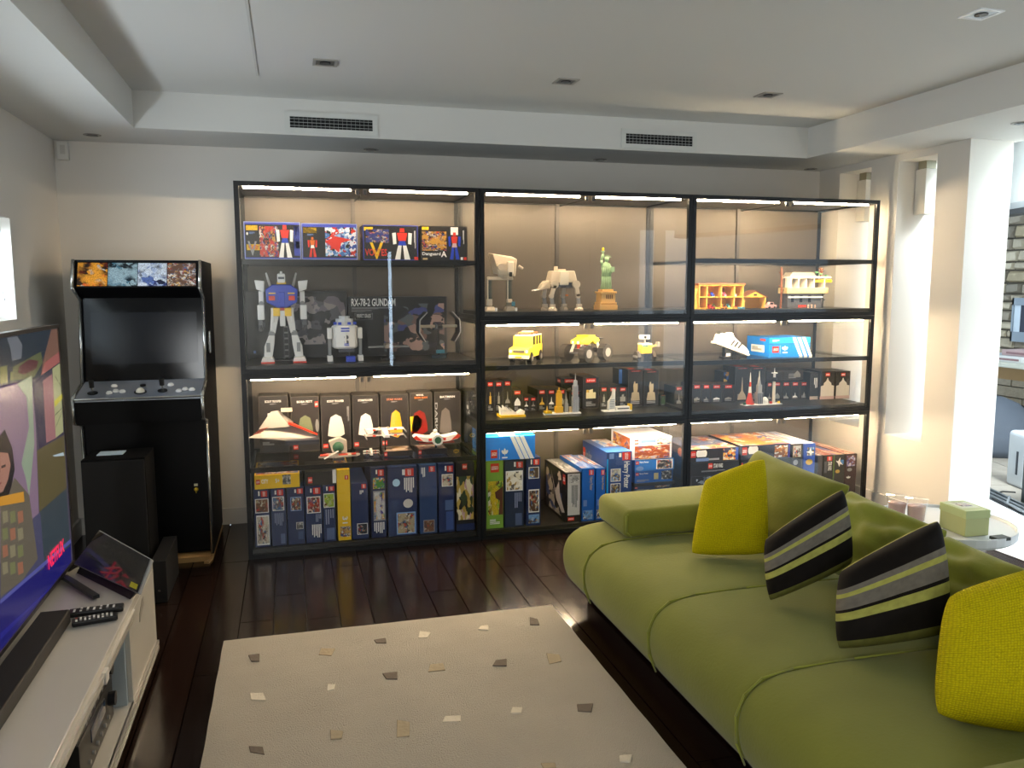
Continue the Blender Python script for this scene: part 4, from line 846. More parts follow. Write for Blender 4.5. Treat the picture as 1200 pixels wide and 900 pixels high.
cpx('green box with brown tree picture under the striped blue box', 569.8, 590, 540, z7_, .05, .38, mat('#7da83a', .4, var=.25, scale=9), [('logo', 'F', .25, .04, .75, .17), ('pic', 'F', .1, .3, .98, .8, pal('green', 3, 5)), ('poly', 'F', .5, .38, .98, .8, [(.5, .1), (1, 0), (1, 1), (.45, 1), (.6, .5), (.1, .4), (0, .2)], mat('#5a2c18')), ('lines', 'F', .2, .86, .8, .94, WHITE, None, 1)], group=gG)
cpx('navy box with yellow aircraft picture under the striped blue box', 591.5, 614, 539, z7_, .05, .38, STRB, [lg(.62, .03, .95, .12), wb(.48, .03, .1), ('pic', 'F', .05, .16, .95, .46, art(('#e8dcc0', '#b8944c', '#6c6458', '#f4ecd8'), 4, 5), WHITE), ('lines', 'F', .5, .49, .9, .72, PRT, 'cw', 1), ('bar', 'F', .55, .8, .9, .98, mat('#4a5c80'))], group=gG)
cpx('navy box with coliseum and arena pictures on its spine', 617, 633.5, 536, z7_, .05, .38, NAVY, [lg(.5, .03, .92, .11), wb(.3, .03, .1), ('pic', 'F', .15, .14, .9, .31, pal('blue', 5, 3), WHITE), ('pic', 'F', .15, .47, .92, .81, pal('town', 12, 5), WHITE), ('pic', 'F', .15, .84, .92, .97, pal('blue', 7, 3))], group=gG)
zA = at(600, 538, 1, .05).z+.002
c = carton('blue shoe style box with three white stripes lying on game boxes', at(569.3, 525, 1, .03).x, at(627, 525, 1, .03).x, zA, at(600, 511, 1, .03).z, .03, .36, ADI, [('logo', 'F', .1, .55, .23, .9), ('bar', 'F', .27, .5, .275, .95, WHITE), ('poly', 'F', .31, .5, .45, .84, TREF, WHITE), ('bar', 'F', .325, .87, .435, .93, WHITE)]+[('poly', 'F', .58+k*.1, 0, .88+k*.1, 1, [(0, 0), (.28, 0), (1, 1), (.72, 1)], WHITE) for k in range(2)]+[('poly', 'F', .48, 0, .78, 1, [(0, 0), (.28, 0), (1, 1), (.72, 1)], WHITE)]+[('bar', 'T', .3, .05, .37, .95, WHITE), ('bar', 'T', .42, .05, .49, .95, WHITE), ('bar', 'T', .54, .05, .61, .95, WHITE)])
sw = carton('black starship box angled with white striped spine', at(663.5, 560, 1, .05).x, at(681, 560, 1, .05).x, z7_, at(672, 554, 1, .05).z, .05, .42, mat('#1c1a1a', .4), [
 ('pic', 'F', .1, .02, .92, .86, mat('#c8c4bc', .4), None), ('pic', 'F', .2, .04, .85, .2, pal('grey', 6, 4)), ('lines', 'F', .35, .25, .8, .8, GM, 'cw', 2), ('logo', 'F', .12, .9, .55, .97, None), ('logo', 'L', .86, .05, .97, .25),
 ('pic', 'L', .08, .05, .82, .95, art(('#1c1a1a', '#d8c8b0', '#1c1a1a', '#8c7c70', '#26242c', '#4a5c90'), 5, 5)), ('poly', 'L', .3, .1, .95, .9, [(0, 0), (.35, .5), (.6, .2), (.66, .5), (1, .9), (.8, .95), (.4, .7)], mat('#d8ccc0', .5)), ('pic', 'T', .05, .05, .95, .95, pal('grey', 7, 4))], group=gG)
HPi = lambda v: [('logo', 'F', .55, .03, .92, .13, 'cw'), ('text', 'F', .55, .16, .85, .42, 'Harry Potter', TAN, 'cw'), ('bar', 'F', .12, .6, .4, .72, PALEB), ('pic', 'F', .1, .8, .85, .97, pal('blue', v, 4)), ('pic', 'T', .03, .05, .97, .95, art(('#8aa8d8', '#e8dce0', '#c89078', '#5878b8'), v, 4))]
cpx('blue wizard school box just right of the black starship box', 682, 697, 549, z7_, .05, .42, BLUEB, HPi(1), group=gG)
cpx('blue wizard school box, left neighbour of the largest blue one', 698.5, 709.5, 549, z7_, .05, .42, BLUEB, HPi(2), group=gG)
cpx('largest blue box with white script down its spine and castle pictures', 711, 740.5, 529.5, z7_, .05, .42, mat('#173f80', .35, var=.3, scale=5), [('logo', 'F', .62, .01, .95, .13, 'cw'), wb(.48, .02, .08), ('bar', 'F', .1, .02, .28, .1, PALEB), ('text', 'F', .62, .15, .92, .55, 'Harry Potter', WHITE, 'cw'), ('pic', 'F', .16, .25, .56, .44, pal('blue', 4, 5), WHITE), ('pic', 'F', .16, .47, .56, .66, pal('blue', 5, 5), WHITE), ('bar', 'F', 0, .1, .06, 1, CYAN),
 ('logo', 'L', .02, .1, .12, .35), ('text', 'L', .14, .12, .4, .3, 'Harry Potter', GRY), ('pic', 'L', .5, .4, .85, .95, art(('#1c4c98', '#3c78c0', '#c8a878', '#173f80'), 2, 4)), ('pic', 'L', .86, .3, .98, .95, pal('orange', 7, 3)), ('pic', 'T', .3, .02, .97, .6, art(('#c8b8b0', '#7aa4d8', '#a86848', '#e8dcd4'), 5, 4)), ('bar', 'T', .0, .7, 1, 1, mat('#3c74c0'))], group=gG)
zz1 = at(765, 576, 1, .1).z; 
def st(lab, l, r, t_, b_, y, d, m, its): return carton(lab, at(l, (t_+b_)/2, 1, y).x, at(r, (t_+b_)/2, 1, y).x, at((l+r)/2, b_, 1, y).z, at((l+r)/2, t_, 1, y).z-.001, y, d, m, its, group='stack of toy sets beside the largest blue box')
carton('lowest dark blue box of the stack beside the largest blue box', at(743, 600, 1, .1).x, at(786, 600, 1, .1).x, z7_, at(765, 569, 1, .1).z, .1, .36, mat('#16315c', .35), [('logo', 'F', .01, .02, .08, .07), ('pic', 'F', .55, .01, .95, .09, pal('town', 20, 5)), ('lines', 'F', .05, .1, .4, .14, GRY, None, 1)], group='stack of toy sets beside the largest blue box')
st('thin black lid topped box in the stack, under two blue sets', 743, 791, 565.2, 568.9, .08, .38, DARK, [])
st('second blue set in the stack with dragon picture and cream crest', 744, 788, 551.4, 565, .09, .34, BLUEB, [('logo', 'F', .02, .1, .1, .35), ('text', 'F', .12, .12, .35, .3, 'Harry Potter', WHITE), ('pic', 'F', .5, .2, .62, .75, mat('#d8cc98', .5)), ('pic', 'F', .7, .05, .98, .8, pal('grey', 14, 4)), ('lines', 'F', .05, .7, .4, .9, GRY, None, 0)])
st('upper blue set in the stack with red railway picture', 744, 790, 538, 551.3, .08, .34, mat('#1c6cc0', .35, var=.3), [('logo', 'F', .02, .1, .1, .4), ('text', 'F', .12, .12, .35, .32, 'Harry Potter', WHITE), ('disc', 'F', .03, .55, .22, .95, PALEB), ('pic', 'F', .54, .05, .96, .9, pal('town', 15, 6), WHITE)])
st('white toy house set on top of the stack with orange room pictures', 741, 787, 512, 537.9, .08, .34, mat('#e8e6f0', .4), [('pic', 'F', .06, .38, .95, .98, pal('orange', 3, 7)), ('bar', 'F', .22, .1, .6, .25, PALEB), ('logo', 'F', .05, .08, .16, .3), ('pic', 'F', .62, .05, .98, .35, pal('crowd', 6, 5)), ('pic', 'L', .1, .05, .9, .95, pal('orange', 9, 4))])
# ------------------------------------------------------------------ right bay
zr1 = 1.317
HY = mat('#e0a83c', .5, var=.06); HP2 = mat('#e8bc58', .5)
p = at(853, 365, 1, .2); 
t = thing('toy_house', 'yellow two storey toy house with open rooms and a small annexe', 'toy house', (p.x, .22, zr1), local=True)
ox = lambda px: at(px, 350, 1, .2).x-p.x
x0, x1, x2 = ox(817), ox(869), ox(896)
W = .07; f1, f2 = .075, .148
B(x0, x1, W-.006, W, 0, f2).build('rear_wall', HY, t)
for xx in (x0, ox(826), ox(843), ox(858), x1-.006): B(xx, xx+.006, -W*.6, W, 0, f2).build('room_wall', HP2, t)
for z in (0, f1-.004, f2-.004): B(x0-.004, x1+.004, -W*.65, W, z, z+.007).build('storey_slab', HY, t)
B(x0-.008, x1+.008, -W*.7, W+.005, f2+.003, f2+.012).build('roof', mat('#b85c30', .5), t, bevel=.002)
MB().prism([(x0-.03, 0), (x0, 0), (x0, f2), (x0-.03, f2*.65)], 1, -W*.4, W).build('side_wing', HP2, t)
for a, b in ((ox(820), ox(826)), (ox(846), ox(856))):
    for z in (f1+.01,): MB().prism([(a, z), (b, z), (b, z+.045), ((a+b)/2, z+.055), (a, z+.045)], 1, W-.012, W-.005).build('arched_window', mat('#8a5c3c', .5), t)
for k, (px, z, c) in enumerate(((830, f1, RDM), (836, f1, BLM), (850, f1, mat('#c878a0')), (862, f1, WH), (832, 0, RDM), (838, .0, mat('#5a8a38')), (848, 0, YLM), (855, 0, mat('#5cb0c8')), (862, 0, RDM))):
    x = ox(px); B(x-.008, x+.008, -.02, .0, z+.003, z+.018).build('furniture', c, t); B(x-.008, x+.008, .0, .006, z+.01, z+.03).build('furniture', c, t)
xa, xb = x1+.008, x2
B(xa, xb, W*.5, W*.55, 0, .08).build('annexe_wall', HY, t)
for xx in (xa, xb-.006): B(xx, xx+.006, -W*.5, W*.5, 0, .075).build('annexe_wall', HP2, t)
MB().prism([(xa-.008, .072), (xb+.008, .072), ((xa+xb)/2, .11)], 1, -W*.55, W*.6).build('annexe_gable', HY, t); MB().prism([(xa-.012, .075), ((xa+xb)/2, .118), (xb+.012, .075), (xb+.012, .068), ((xa+xb)/2, .108), (xa-.012, .068)], 1, -W*.6, W*.62).build('annexe_roof', mat('#6c4428', .5), t)
B((xa+xb)/2-.012, (xa+xb)/2+.012, -W*.56, -W*.54, .08, .093).build('gable_window', BLACK, t)
q = at(856, 362, 1, .12)
for px, c, nm, lab in ((835, RDM, 'toy_car', 'tiny red toy car in front of the yellow toy house'), (849, mat('#d8882c'), 'toy_car', 'tiny orange toy car in front of the yellow toy house'), (869.5, mat('#7cc0d4'), 'toy_pool', 'tiny pale blue toy pool in front of the yellow toy house'), (904, mat('#e0a8a0'), 'toy_car', 'pink toy car standing between the house and the grey building')):
    q = at(px, 364, 1, .1); s = 1.3 if px == 904 else .8
    t = thing(nm, lab, 'toy car' if nm == 'toy_car' else 'toy', (q.x, .11, zr1), local=True)
    if nm == 'toy_pool': MB().lathe([(.02, 0), (.024, .012), (.02, .012), (.018, .004)], n=14).build('pool_ring', c, t); MB().cyl((0, 0, .003), (0, 0, .008), .018, 14).build('pool_water', mat('#a8dcec', .1), t)
    else:
        MB().prism([(-.025*s, .005*s), (.025*s, .005*s), (.025*s, .018*s), (.012*s, .02*s), (.007*s, .032*s), (-.012*s, .032*s), (-.018*s, .02*s), (-.025*s, .017*s)], 1, -.012*s, .012*s).build('body', c, t)
        B(-.011*s, .006*s, -.0125*s, .0125*s, .021*s, .029*s).build('window_glass', BLACK, t)
        for x in (-.014*s, .014*s):
            for y in (-.012*s, .012*s): MB().cyl((x, y-.002, .006*s), (x, y+.002, .006*s), .006*s, 8).build('wheel', BLACK, t)
# dark upside-down style building model
p = at(943, 365, 1, .2); ox = lambda px: at(px, 350, 1, .2).x-p.x; oz = lambda py: at(943, py, 1, .2).z-zr1
DG = mat('#4c4e52', .5, var=.1); DG2 = mat('#7a7468', .5); BRN = mat('#7a4424', .6, var=.2, scale=30)
t = thing('toy_building', 'grey and brown two level toy building with autumn trees and a balcony', 'toy house', (p.x, .22, zr1), local=True)
B(ox(922), ox(962), -.03, .06, 0, oz(344)).build('lower_block', DG, t, bevel=.002); B(ox(920), ox(968), -.04, .065, oz(344)-.0, oz(337)).build('middle_slab', mat('#b8a478', .5), t, bevel=.002)
B(ox(924), ox(966), .03, .06, oz(337), oz(326)).build('upper_rear_wall', DG2, t)
for px in (925, 934, 943, 952, 964): B(ox(px)-.003, ox(px)+.003, -.035, .03, oz(337), oz(326)).build('upper_post', WH, t)
B(ox(923), ox(970), -.045, .062, oz(326), oz(324)).build('upper_slab', WH, t); MB().prism([(ox(923), oz(324)), (ox(955), oz(324)), (ox(950), oz(319)), (ox(927), oz(319))], 1, -.03, .05).build('roof', DG2, t)
for px in (926, 936, 946): B(ox(px), ox(px)+.018, -.034, -.03, oz(354), oz(346)).build('window', mat('#20242c', .2), t)
B(ox(922), ox(962), -.042, -.036, oz(349), oz(347.5)).build('balcony_rail', mat('#c8d0d4', .4), t)
for px, b, h, c in ((917, 364, 313, BRN), (963, 324, 314, BRN), (966, 363, 340, mat('#3c3c38', .6))):
    tk = MB().tube([(ox(px), 0, oz(b)), (ox(px)+.004, 0, oz((b+h)/2)), (ox(px)-.002, 0, oz(h))], .006, 7).build('tree_trunk', c, t)
    for k in range(6):
        zz = oz(b+(h-b)*(.45+.1*k)); a = k*2.1; MB().tube([(ox(px), 0, zz), (ox(px)+.018*math.cos(a), .018*math.sin(a), zz+.008)], .003, 5).build('tree_branch', c, tk)
for k, px in enumerate((958, 962, 968)): MB().ball((ox(px), -.005*k, oz(319+k*2)), .012, 8, .5).build('leaf_cluster', mat('#5c9060', .6), t)
B(ox(955), ox(973), -.03, .0, oz(331), oz(327.5)).build('toy_vehicle', YLM, t, bevel=.003); B(ox(933), ox(942), -.05, -.045, .005, .02).build('red_sign', RDM, t)
for px in (944, 948, 952): B(ox(px)-.003, ox(px)+.003, -.055, -.048, 0, .022).build('minifigure', mat('#d8b8a0', .5), t)
# --- middle: sneaker + striped blue box
zr2 = 1.005
p = at(859, 413, 1, .18); q0 = at(859, 404, 1, .18)
t = thing('sneaker_model', 'white brick built sneaker tilted on a clear and grey display stand', 'shoe model', (p.x, .2, zr2), local=True)
zc = q0.z-zr2; a = math.radians(-20)
def rt(x, z): return (x*math.cos(a)-z*math.sin(a), x*math.sin(a)+z*math.cos(a)+zc)
up_ = [(-.12, -.02), (-.12, .03), (-.105, .045), (-.07, .04), (-.05, .065), (-.035, .07), (-.02, .05), (.03, .03), (.09, .012), (.12, -.005), (.12, -.02)]
MB().prism([rt(*q) for q in up_], 1, -.035, .035).build('upper', mat('#efece6', .5), t, bevel=.008)
MB().prism([rt(*q) for q in [(-.125, -.035), (-.125, -.018), (.125, -.018), (.128, -.028), (.12, -.035)]], 1, -.04, .04).build('sole', mat('#ddd8cc', .5), t, bevel=.003)
for k in range(3):
    x = -.03+k*.028; MB().prism([rt(x, -.012), rt(x+.012, -.012), rt(x+.026, .026), rt(x+.014, .028)], 1, -.0385, -.035).build('side_stripe', mat('#3a3a3a', .5), t)
MB().prism([rt(-.12, .01), rt(-.104, .01), rt(-.1, .045), rt(-.115, .05)], 1, -.02, .02).build('heel_tab', mat('#4a4a48', .5), t)
B(-.06, -.05, -.01, .01, 0, zc-.0).build('stand_post', BLACK, t); B(-.07, -.02, -.03, .03, 0, .006).build('stand_base', BLACK, t); B(-.055, -.025, -.034, -.03, .012, .03).build('stand_plate', WHITE, t)
l_, r_ = at(901, 410, 1, .14).x, at(949, 410, 1, .14).x
c = carton('blue shoe style box with three white stripes beside the white sneaker', l_, r_, zr2, at(925, 395.5, 1, .14).z, .14, .26, ADI, [('bar', 'F', 0, 0, 1, .3, mat('#18a0d8', .35)), ('bar', 'F', 0, .3, 1, .33, mat('#0a3c78')), ('logo', 'F', .08, .45, .24, .78), ('bar', 'F', .27, .4, .275, .85, WHITE), ('poly', 'F', .31, .42, .46, .72, TREF, WHITE), ('bar', 'F', .33, .76, .45, .81, WHITE), ('lines', 'F', .08, .1, .26, .2, WHITE, None, 0)]
 + [('poly', 'F', .56+k*.12, 0, .82+k*.12, 1, [(0, 0), (.28, 0), (1, 1), (.72, 1)], WHITE) for k in range(3)] + [('pic', 'L', .2, .42, .8, .8, WHITE, None), ('bar', 'L', .6, .08, .85, .2, RED), ('lines', 'L', .25, .5, .7, .7, GM, None, 1)])
# --- landmark boxes, right bay
zr3 = .697; gR = 'small black landmark boxes in the right bay'
lm('black landmark box with grey pagoda picture, leftmost of the right bay', 811, 822, 450.5, BLOCK, LMG, z=zr3, y=.3, hl=.17, g=gR, pv=(.66, .82))
lm('black landmark box with thin cross shaped picture, second of the right bay', 822.5, 832.5, 450.5, SPIRE, LMG, z=zr3, y=.3, hl=.17, g=gR, pv=(.66, .82))
lm('black landmark box with low white palace picture, third of the right bay', 833, 846, 450.5, DOME, WHITE, z=zr3, y=.3, hl=.17, g=gR, pv=(.7, .82))
lm('black landmark box with low white palace picture touching the tall spire boxes', 846.5, 860, 450.5, DOME, LMG, z=zr3, y=.3, hl=.17, g=gR, pv=(.7, .82))
carton('small box with golden tower picture lying on the landmark boxes', at(846, 442, 1, .4).x, at(857, 442, 1, .4).x, at(851, 450, 1, .3).z+.002, at(851, 435, 1, .4).z, .38, .12, DARK, [('pic', 'F', .02, .05, .98, .95, art(('#4c70a8', '#d89c48', '#28304c', '#e8c070'), 3, 3))])
lm('tall black box with pale stepped skyscraper picture left of the red lattice tower', 861, 878.5, 430, SPIRE, mat('#b8a890', .5), z=zr3, y=.3, hl=.01, g=gR, pv=(.3, .94), more=[('bar', 'T', .3, .5, .7, .9, RED)])
lm('tall black box with pale stepped skyscraper picture right of the red lattice tower', 879, 897, 430, SPIRE, LMG, z=zr3, y=.3, hl=.01, g=gR, pv=(.3, .94), more=[('bar', 'T', .3, .5, .7, .9, RED)])
lm('narrow black landmark box left of the white needle tower model', 898, 905, 448, SPIRE, LMG, z=zr3, y=.3, hl=.17, g=gR, pv=(.6, .9))
lm('black landmark box right behind the white needle tower model', 905.5, 915.5, 447.5, DOME, LMG, z=zr3, y=.3, hl=.17, g=gR, pv=(.6, .9))
lm('black landmark box with skyline picture, first right of the white needle tower', 916, 926, 447.5, SPIRE, LMG, z=zr3, y=.3, hl=.17, g=gR, pv=(.6, .9))
lm('black landmark box with skyline picture, second right of the white needle tower', 926.4, 936.5, 447.5, SPIRE, WHITE, z=zr3, y=.3, hl=.17, g=gR, pv=(.62, .88))
lm('black landmark box with skyline picture, third right of the white needle tower', 936.9, 947, 447.5, TOWER, LMG, z=zr3, y=.3, hl=.17, g=gR, pv=(.6, .9))
zb_ = at(920, 447.5, 1, .3).z+.002
carton('wide dark box with white script lying on the landmark boxes of the right bay', at(898, 440, 1, .34).x, at(945, 440, 1, .34).x, zb_, at(920, 434, 1, .34).z, .34, .2, mat('#2a2624', .4), [('lines', 'F', .55, .3, .85, .8, GRY, None, 0), ('poly', 'F', .68, .05, .85, .7, DOME, LMG)], group=gR)
DM2 = [(.48, 0), (.52, 0), (.6, .16), (.78, .28), (.8, .4), (1, .44), (1, 1), (0, 1), (0, .44), (.2, .4), (.22, .28), (.4, .16)]
cpx('wide black spined box with vertical white script left of the white palace boxes', 949, 960, 436.5, zr3, .26, .2, DARK, [('lines', 'F', .4, .2, .8, .6, WHITE, 'cw', 0), ('bar', 'F', 0, .88, 1, 1, mat('#b8a898'))], group=gR)
for l, r, lab in ((961, 978, 'black box with white domed palace picture, left one of two'), (979, 996, 'black box with white domed palace picture, right end of the shelf')):
    cpx(lab, l, r, 435, zr3, .24, .2, DARK, [('logo', 'F', .35, .06, .65, .18), ('poly', 'F', .04, .24, .96, .88, DM2, mat('#d8d0c4', .5)), ('bar', 'F', .0, .88, 1, .99, mat('#c8a8a0', .5)), ('pic', 'F', .38, .58, .62, .8, mat('#a85848', .5)), ('pic', 'F', .12, .6, .28, .8, mat('#b87868', .5)), ('pic', 'F', .72, .6, .88, .8, mat('#b87868', .5))], group=gR)
# tower models
q = at(892, 482, 1, .12)
t = thing('city_towers_model', 'city towers model with red lattice tower, grey spire and white needle', 'building model', (q.x, .15, zr3), local=True)
ox = lambda px: at(px, 470, 1, .15).x-q.x
B(ox(870), ox(914), -.028, .028, 0, .006).build('base', WHITE, t)
x = ox(878.5); MB().lathe([(.036, .006), (.022, .04), (.012, .08)], (x, 0, 0), 4).build('red_tower_base', RDM, t); MB().lathe([(.012, .08), (.009, .12)], (x, 0, 0), 4).build('white_section', WHITE, t); MB().lathe([(.009, .12), (.006, .15)], (x, 0, 0), 4).build('red_section', RDM, t); MB().lathe([(.006, .15), (.002, .21)], (x, 0, 0), 4).build('white_mast', WHITE, t)
x = ox(889); MB().box(x-.02, x+.02, -.018, .018, .006, .08).box(x-.014, x+.014, -.013, .013, .08, .13).lathe([(.013, .13), (.008, .16), (.002, .22)], (x, 0, 0), 8).build('grey_spire_tower', mat('#aaa8a4', .4), t)
for k in range(4): B(x-.017+k*.01, x-.013+k*.01, -.0195, -.018, .01, .078).build('tower_fin', GM, t)
MB().lathe([(.022, .006), (.022, .03), (.012, .045), (.002, .05)], (ox(896), -.002, 0), 12).build('white_dome', WHITE, t)
x = ox(906.5); MB().cyl((x, 0, .006), (x, 0, .15), .011, 10, .009).build('needle_shaft', mat('#e6dcc8', .4), t); MB().cyl((x, 0, .15), (x, 0, .175), .018, 12, .014).build('needle_pod', BLACK, t); MB().cyl((x, 0, .175), (x, 0, .20), .008, 10).build('needle_neck', WHITE, t); MB().cyl((x, 0, .20), (x, 0, .206), .02, 12).build('needle_disc', WHITE, t); MB().cyl((x, 0, .206), (x, 0, .235), .003, 6).build('needle_mast', WHITE, t)
for px, c in ((871.5, GRN), (902, RDM), (911, YLM)): B(ox(px)-.006, ox(px)+.006, -.02, -.005, .006, .02).build('small_block', c, t)
# --- bottom of the right bay
zr4 = .048; gB = 'starship sets in the bottom of the right bay'
SWL = [(0, .3), (.1, 0), (.9, 0), (1, .3), (1, .7), (.9, 1), (.1, 1), (0, .7)]
def swbox(lab, l, r, t_, b_, y, d, m, its, k=0): return carton(lab, at(l, (t_+b_)/2, 1, y).x, at(r, (t_+b_)/2, 1, y).x-.002, at((l+r)/2, b_, 1, y).z, at((l+r)/2, t_, 1, y).z-.001, y, d, m, its, group=gB)
zq = at(837, 541, 1, .06).z
carton('big black starship collector box standing under a flat starship box', at(809, 560, 1, .06).x, at(865.5, 560, 1, .06).x, zr4, zq, .06, .42, mat('#151416', .4), [('disc', 'L', .3, .1, .45, .2, ORG), ('logo', 'F', .36, .03, .45, .14), ('text', 'F', .47, .04, .66, .13, 'STAR WARS', WHITE), ('lines', 'F', .22, .17, .75, .2, GRY, None, 0), ('bar', 'F', .02, .28, .93, .285, GM), ('bar', 'F', .02, .28, .025, .95, GM), ('bar', 'F', .925, .28, .93, .95, GM), ('pic', 'F', .12, .3, .84, .62, art(('#151416', '#c8ccd0', '#151416', '#4c545c', '#151416', '#8c9498'), 5, 7)), ('bar', 'F', .93, .2, .98, .26, RED)], group=gB, edge=mat('#3c3a3c'))
swbox('flat starship box on the big black collector box, logo at its left', 809, 865.5, 525.5, 540.5, .06, .42, mat('#1c1a20', .4), [('logo', 'F', 0.01, .12, .11, .62), ('poly', 'F', .12, .08, .34, .6, SWL, WHITE), ('text', 'F', .15, .18, .31, .48, 'STAR WARS', BLACK), ('bar', 'F', .12, .7, .38, .95, PALEB), ('bar', 'F', .38, .75, .6, .9, GRY), ('disc', 'L', .6, .15, .75, .85, ORG), ('pic', 'L', .05, .1, .4, .9, pal('orange', 4, 3)), ('pic', 'F', .68, .05, .94, .95, art(('#f0e0c0', '#e87c28', '#3c3050', '#f4c060'), 4, 6)), ('bar', 'F', .94, 0, 1, 1, mat('#2c50b0')), ('pic', 'T', .01, .02, .99, .98, pal('crowd', 11, 6))])
carton('second big black starship box behind the yellow cushion corner', at(868.5, 560, 1, .06).x, at(926, 560, 1, .06).x, zr4, at(897, 538, 1, .06).z, .06, .42, mat('#1d1e24', .4), [('bar', 'F', .0, .05, .02, .3, RED)], group=gB)
swbox('flat starship box with round planet picture left of the blue box', 868.5, 926, 521, 537.5, .06, .42, mat('#2a2a38', .4), [('logo', 'F', 0.02, .1, .12, .65), ('poly', 'F', .14, .06, .34, .6, SWL, WHITE), ('text', 'F', .16, .18, .32, .48, 'STAR WARS', BLACK), ('pic', 'F', .68, .1, .95, .95, art(('#e8c898', '#c87830', '#f0ece0', '#8c5c40'), 6, 5)), ('bar', 'F', .96, 0, 1, 1, mat('#4a48a0')), ('pic', 'T', .01, .02, .99, .98, pal('orange', 12, 5))])
def up2(lab, l, r, top, its, m=DARK, y=.06, d=.46): return cpx(lab, l, r, top, zr4, y, d, m, its, group=gB)
up2('dark spined box with framed cantina picture right of the flat planet box', 927.5, 940.5, 520.5, [('pic', 'F', .1, .02, .85, .22, pal('town', 30, 5), TAN), ('disc', 'F', .15, .26, .6, .35, GRY), ('pic', 'T', .02, .02, .98, .98, art(('#e8dce0', '#c8a8a0', '#9c88a0', '#f0ece8'), 3, 4))], mat('#26262e', .4))
up2('bright blue spined box with white fighter picture and gold disc', 941.5, 955, 520, [('pic', 'F', .3, .06, .9, .2, pal('blue', 33, 3)), ('poly', 'F', .2, .05, .9, .22, [(0, .5), (.4, .4), (.6, 0), (.65, .4), (1, .6), (.7, .7), (.6, 1), (.5, .7)], WHITE), ('disc', 'F', .2, .26, .8, .36, LMY), ('pic', 'T', .02, .02, .98, .98, art(('#e8e4f0', '#a8b8e0', '#f4f0ec', '#c8b8c0'), 4, 4))], mat('#2450b4', .35, var=.3, scale=6))
up2('grey black narrow box between the bright blue and the red logo boxes', 957.5, 963.5, 534, [('pic', 'T', .02, .02, .98, .98, pal('crowd', 21, 4))], mat('#3c3a3c', .4), y=.1)
up2('black spined box with red logo above white vertical lettering', 964.5, 975, 533.5, [('logo', 'F', .4, .03, .95, .13, 'cw'), ('text', 'F', .5, .15, .95, .35, 'STAR WARS', WHITE, 'cw'), ('bar', 'F', .1, .14, .4, .4, GM), ('pic', 'T', .02, .02, .98, .98, pal('crowd', 22, 4))], DARK, y=.1)
up2('black spined box with green edge and white fighter picture near the right end', 976, 989.5, 533, [('bar', 'F', 0, 0, .1, 1, mat('#4c6a28')), ('poly', 'F', .2, .06, .85, .28, [(0, .3), (.3, .4), (.6, 0), (.6, .4), (1, .8), (.6, .7), (.5, 1), (.3, .6)], WHITE), ('bar', 'F', .65, .12, .9, .22, mat('#3c80c0')), ('disc', 'F', .2, .34, .6, .42, LMY), ('pic', 'T', .02, .02, .98, .98, pal('orange', 23, 4))], DARK, y=.1)
up2('dark red spined box with purple picture at the right end', 990.5, 1003.5, 532, [('pic', 'F', .1, .04, .85, .28, art(('#a8a0c8', '#5850a0', '#e8e4f0', '#7c4c58'), 4, 5)), ('disc', 'F', .15, .32, .6, .4, GRY), ('poly', 'F', .1, .5, .5, .58, TREF, WHITE), ('pic', 'T', .02, .02, .98, .98, art(('#c88878', '#8c4c44', '#e8c8b0'), 5, 4))], mat('#3c1c20', .4), y=.1)
# ------------------------------------------------------------------ arcade cabinet
AX0, AX1 = -.795, -.18
PR = [(.13, 1.598), (.07, 1.458), (.214, 1.40), (.15, .965), (-.065, .91), (-.055, .79), (.09, .76), (.08, .03), (.68, .03), (.68, 1.598)]
ABLK = mat('#030304', .55, var=.1, spec=.15); CHR = mat('#b4b4b0', .2, .85)
t = thing('arcade_cabinet', 'black upright arcade cabinet with chrome edging and four picture marquee in the left corner', 'arcade machine', (AX0, .08, 0))
for x in (AX0, AX1-.016): MB().prism(PR, 0, x, x+.016).build('side_panel', ABLK, t)
for x in (AX0+.006, AX1-.008):
    MB().tube([(x, y-.006, z) for y, z in PR[:8]], .0085, 8).build('chrome_edging', CHR, t, smooth=True)
a0, a1 = AX0+.016, AX1-.016
MB().hexa([(a0, .082, 1.462), (a1, .082, 1.462), (a1, .3, 1.462), (a0, .3, 1.462), (a0, .138, 1.59), (a1, .138, 1.59), (a1, .3, 1.59), (a0, .3, 1.59)]).build('marquee_box', ABLK, t)
MB().box(a0, a1, .128, .66, 1.588, 1.598).build('top_panel', ABLK, t)
ws = [('fire', 2.1), ('teal', 3.2), ('indigo', 4.1), ('crowd', 5.5)]
dU = Vector((1, 0, 0)); dV = (Vector((0, .138-.082, 1.59-1.462)))
for k, (pn, sd) in enumerate(ws):
    x = a0+.01+k*(a1-a0-.02)/4; w_ = (a1-a0-.02)/4-.003
    o = Vector((x, .081, 1.466))-org(t)
    place(QUAD, 'marquee_picture', pal(pn, int(sd), 10 if pn == 'crowd' else 4.5), t, o, (w_, 0, 0), dV*.92)
MB().hexa([(a0, .09, 1.458), (a1, .09, 1.458), (a1, .23, 1.40), (a0, .23, 1.40), (a0, .09, 1.464), (a1, .09, 1.464), (a1, .23, 1.41), (a0, .23, 1.41)]).build('marquee_underside', ABLK, t)
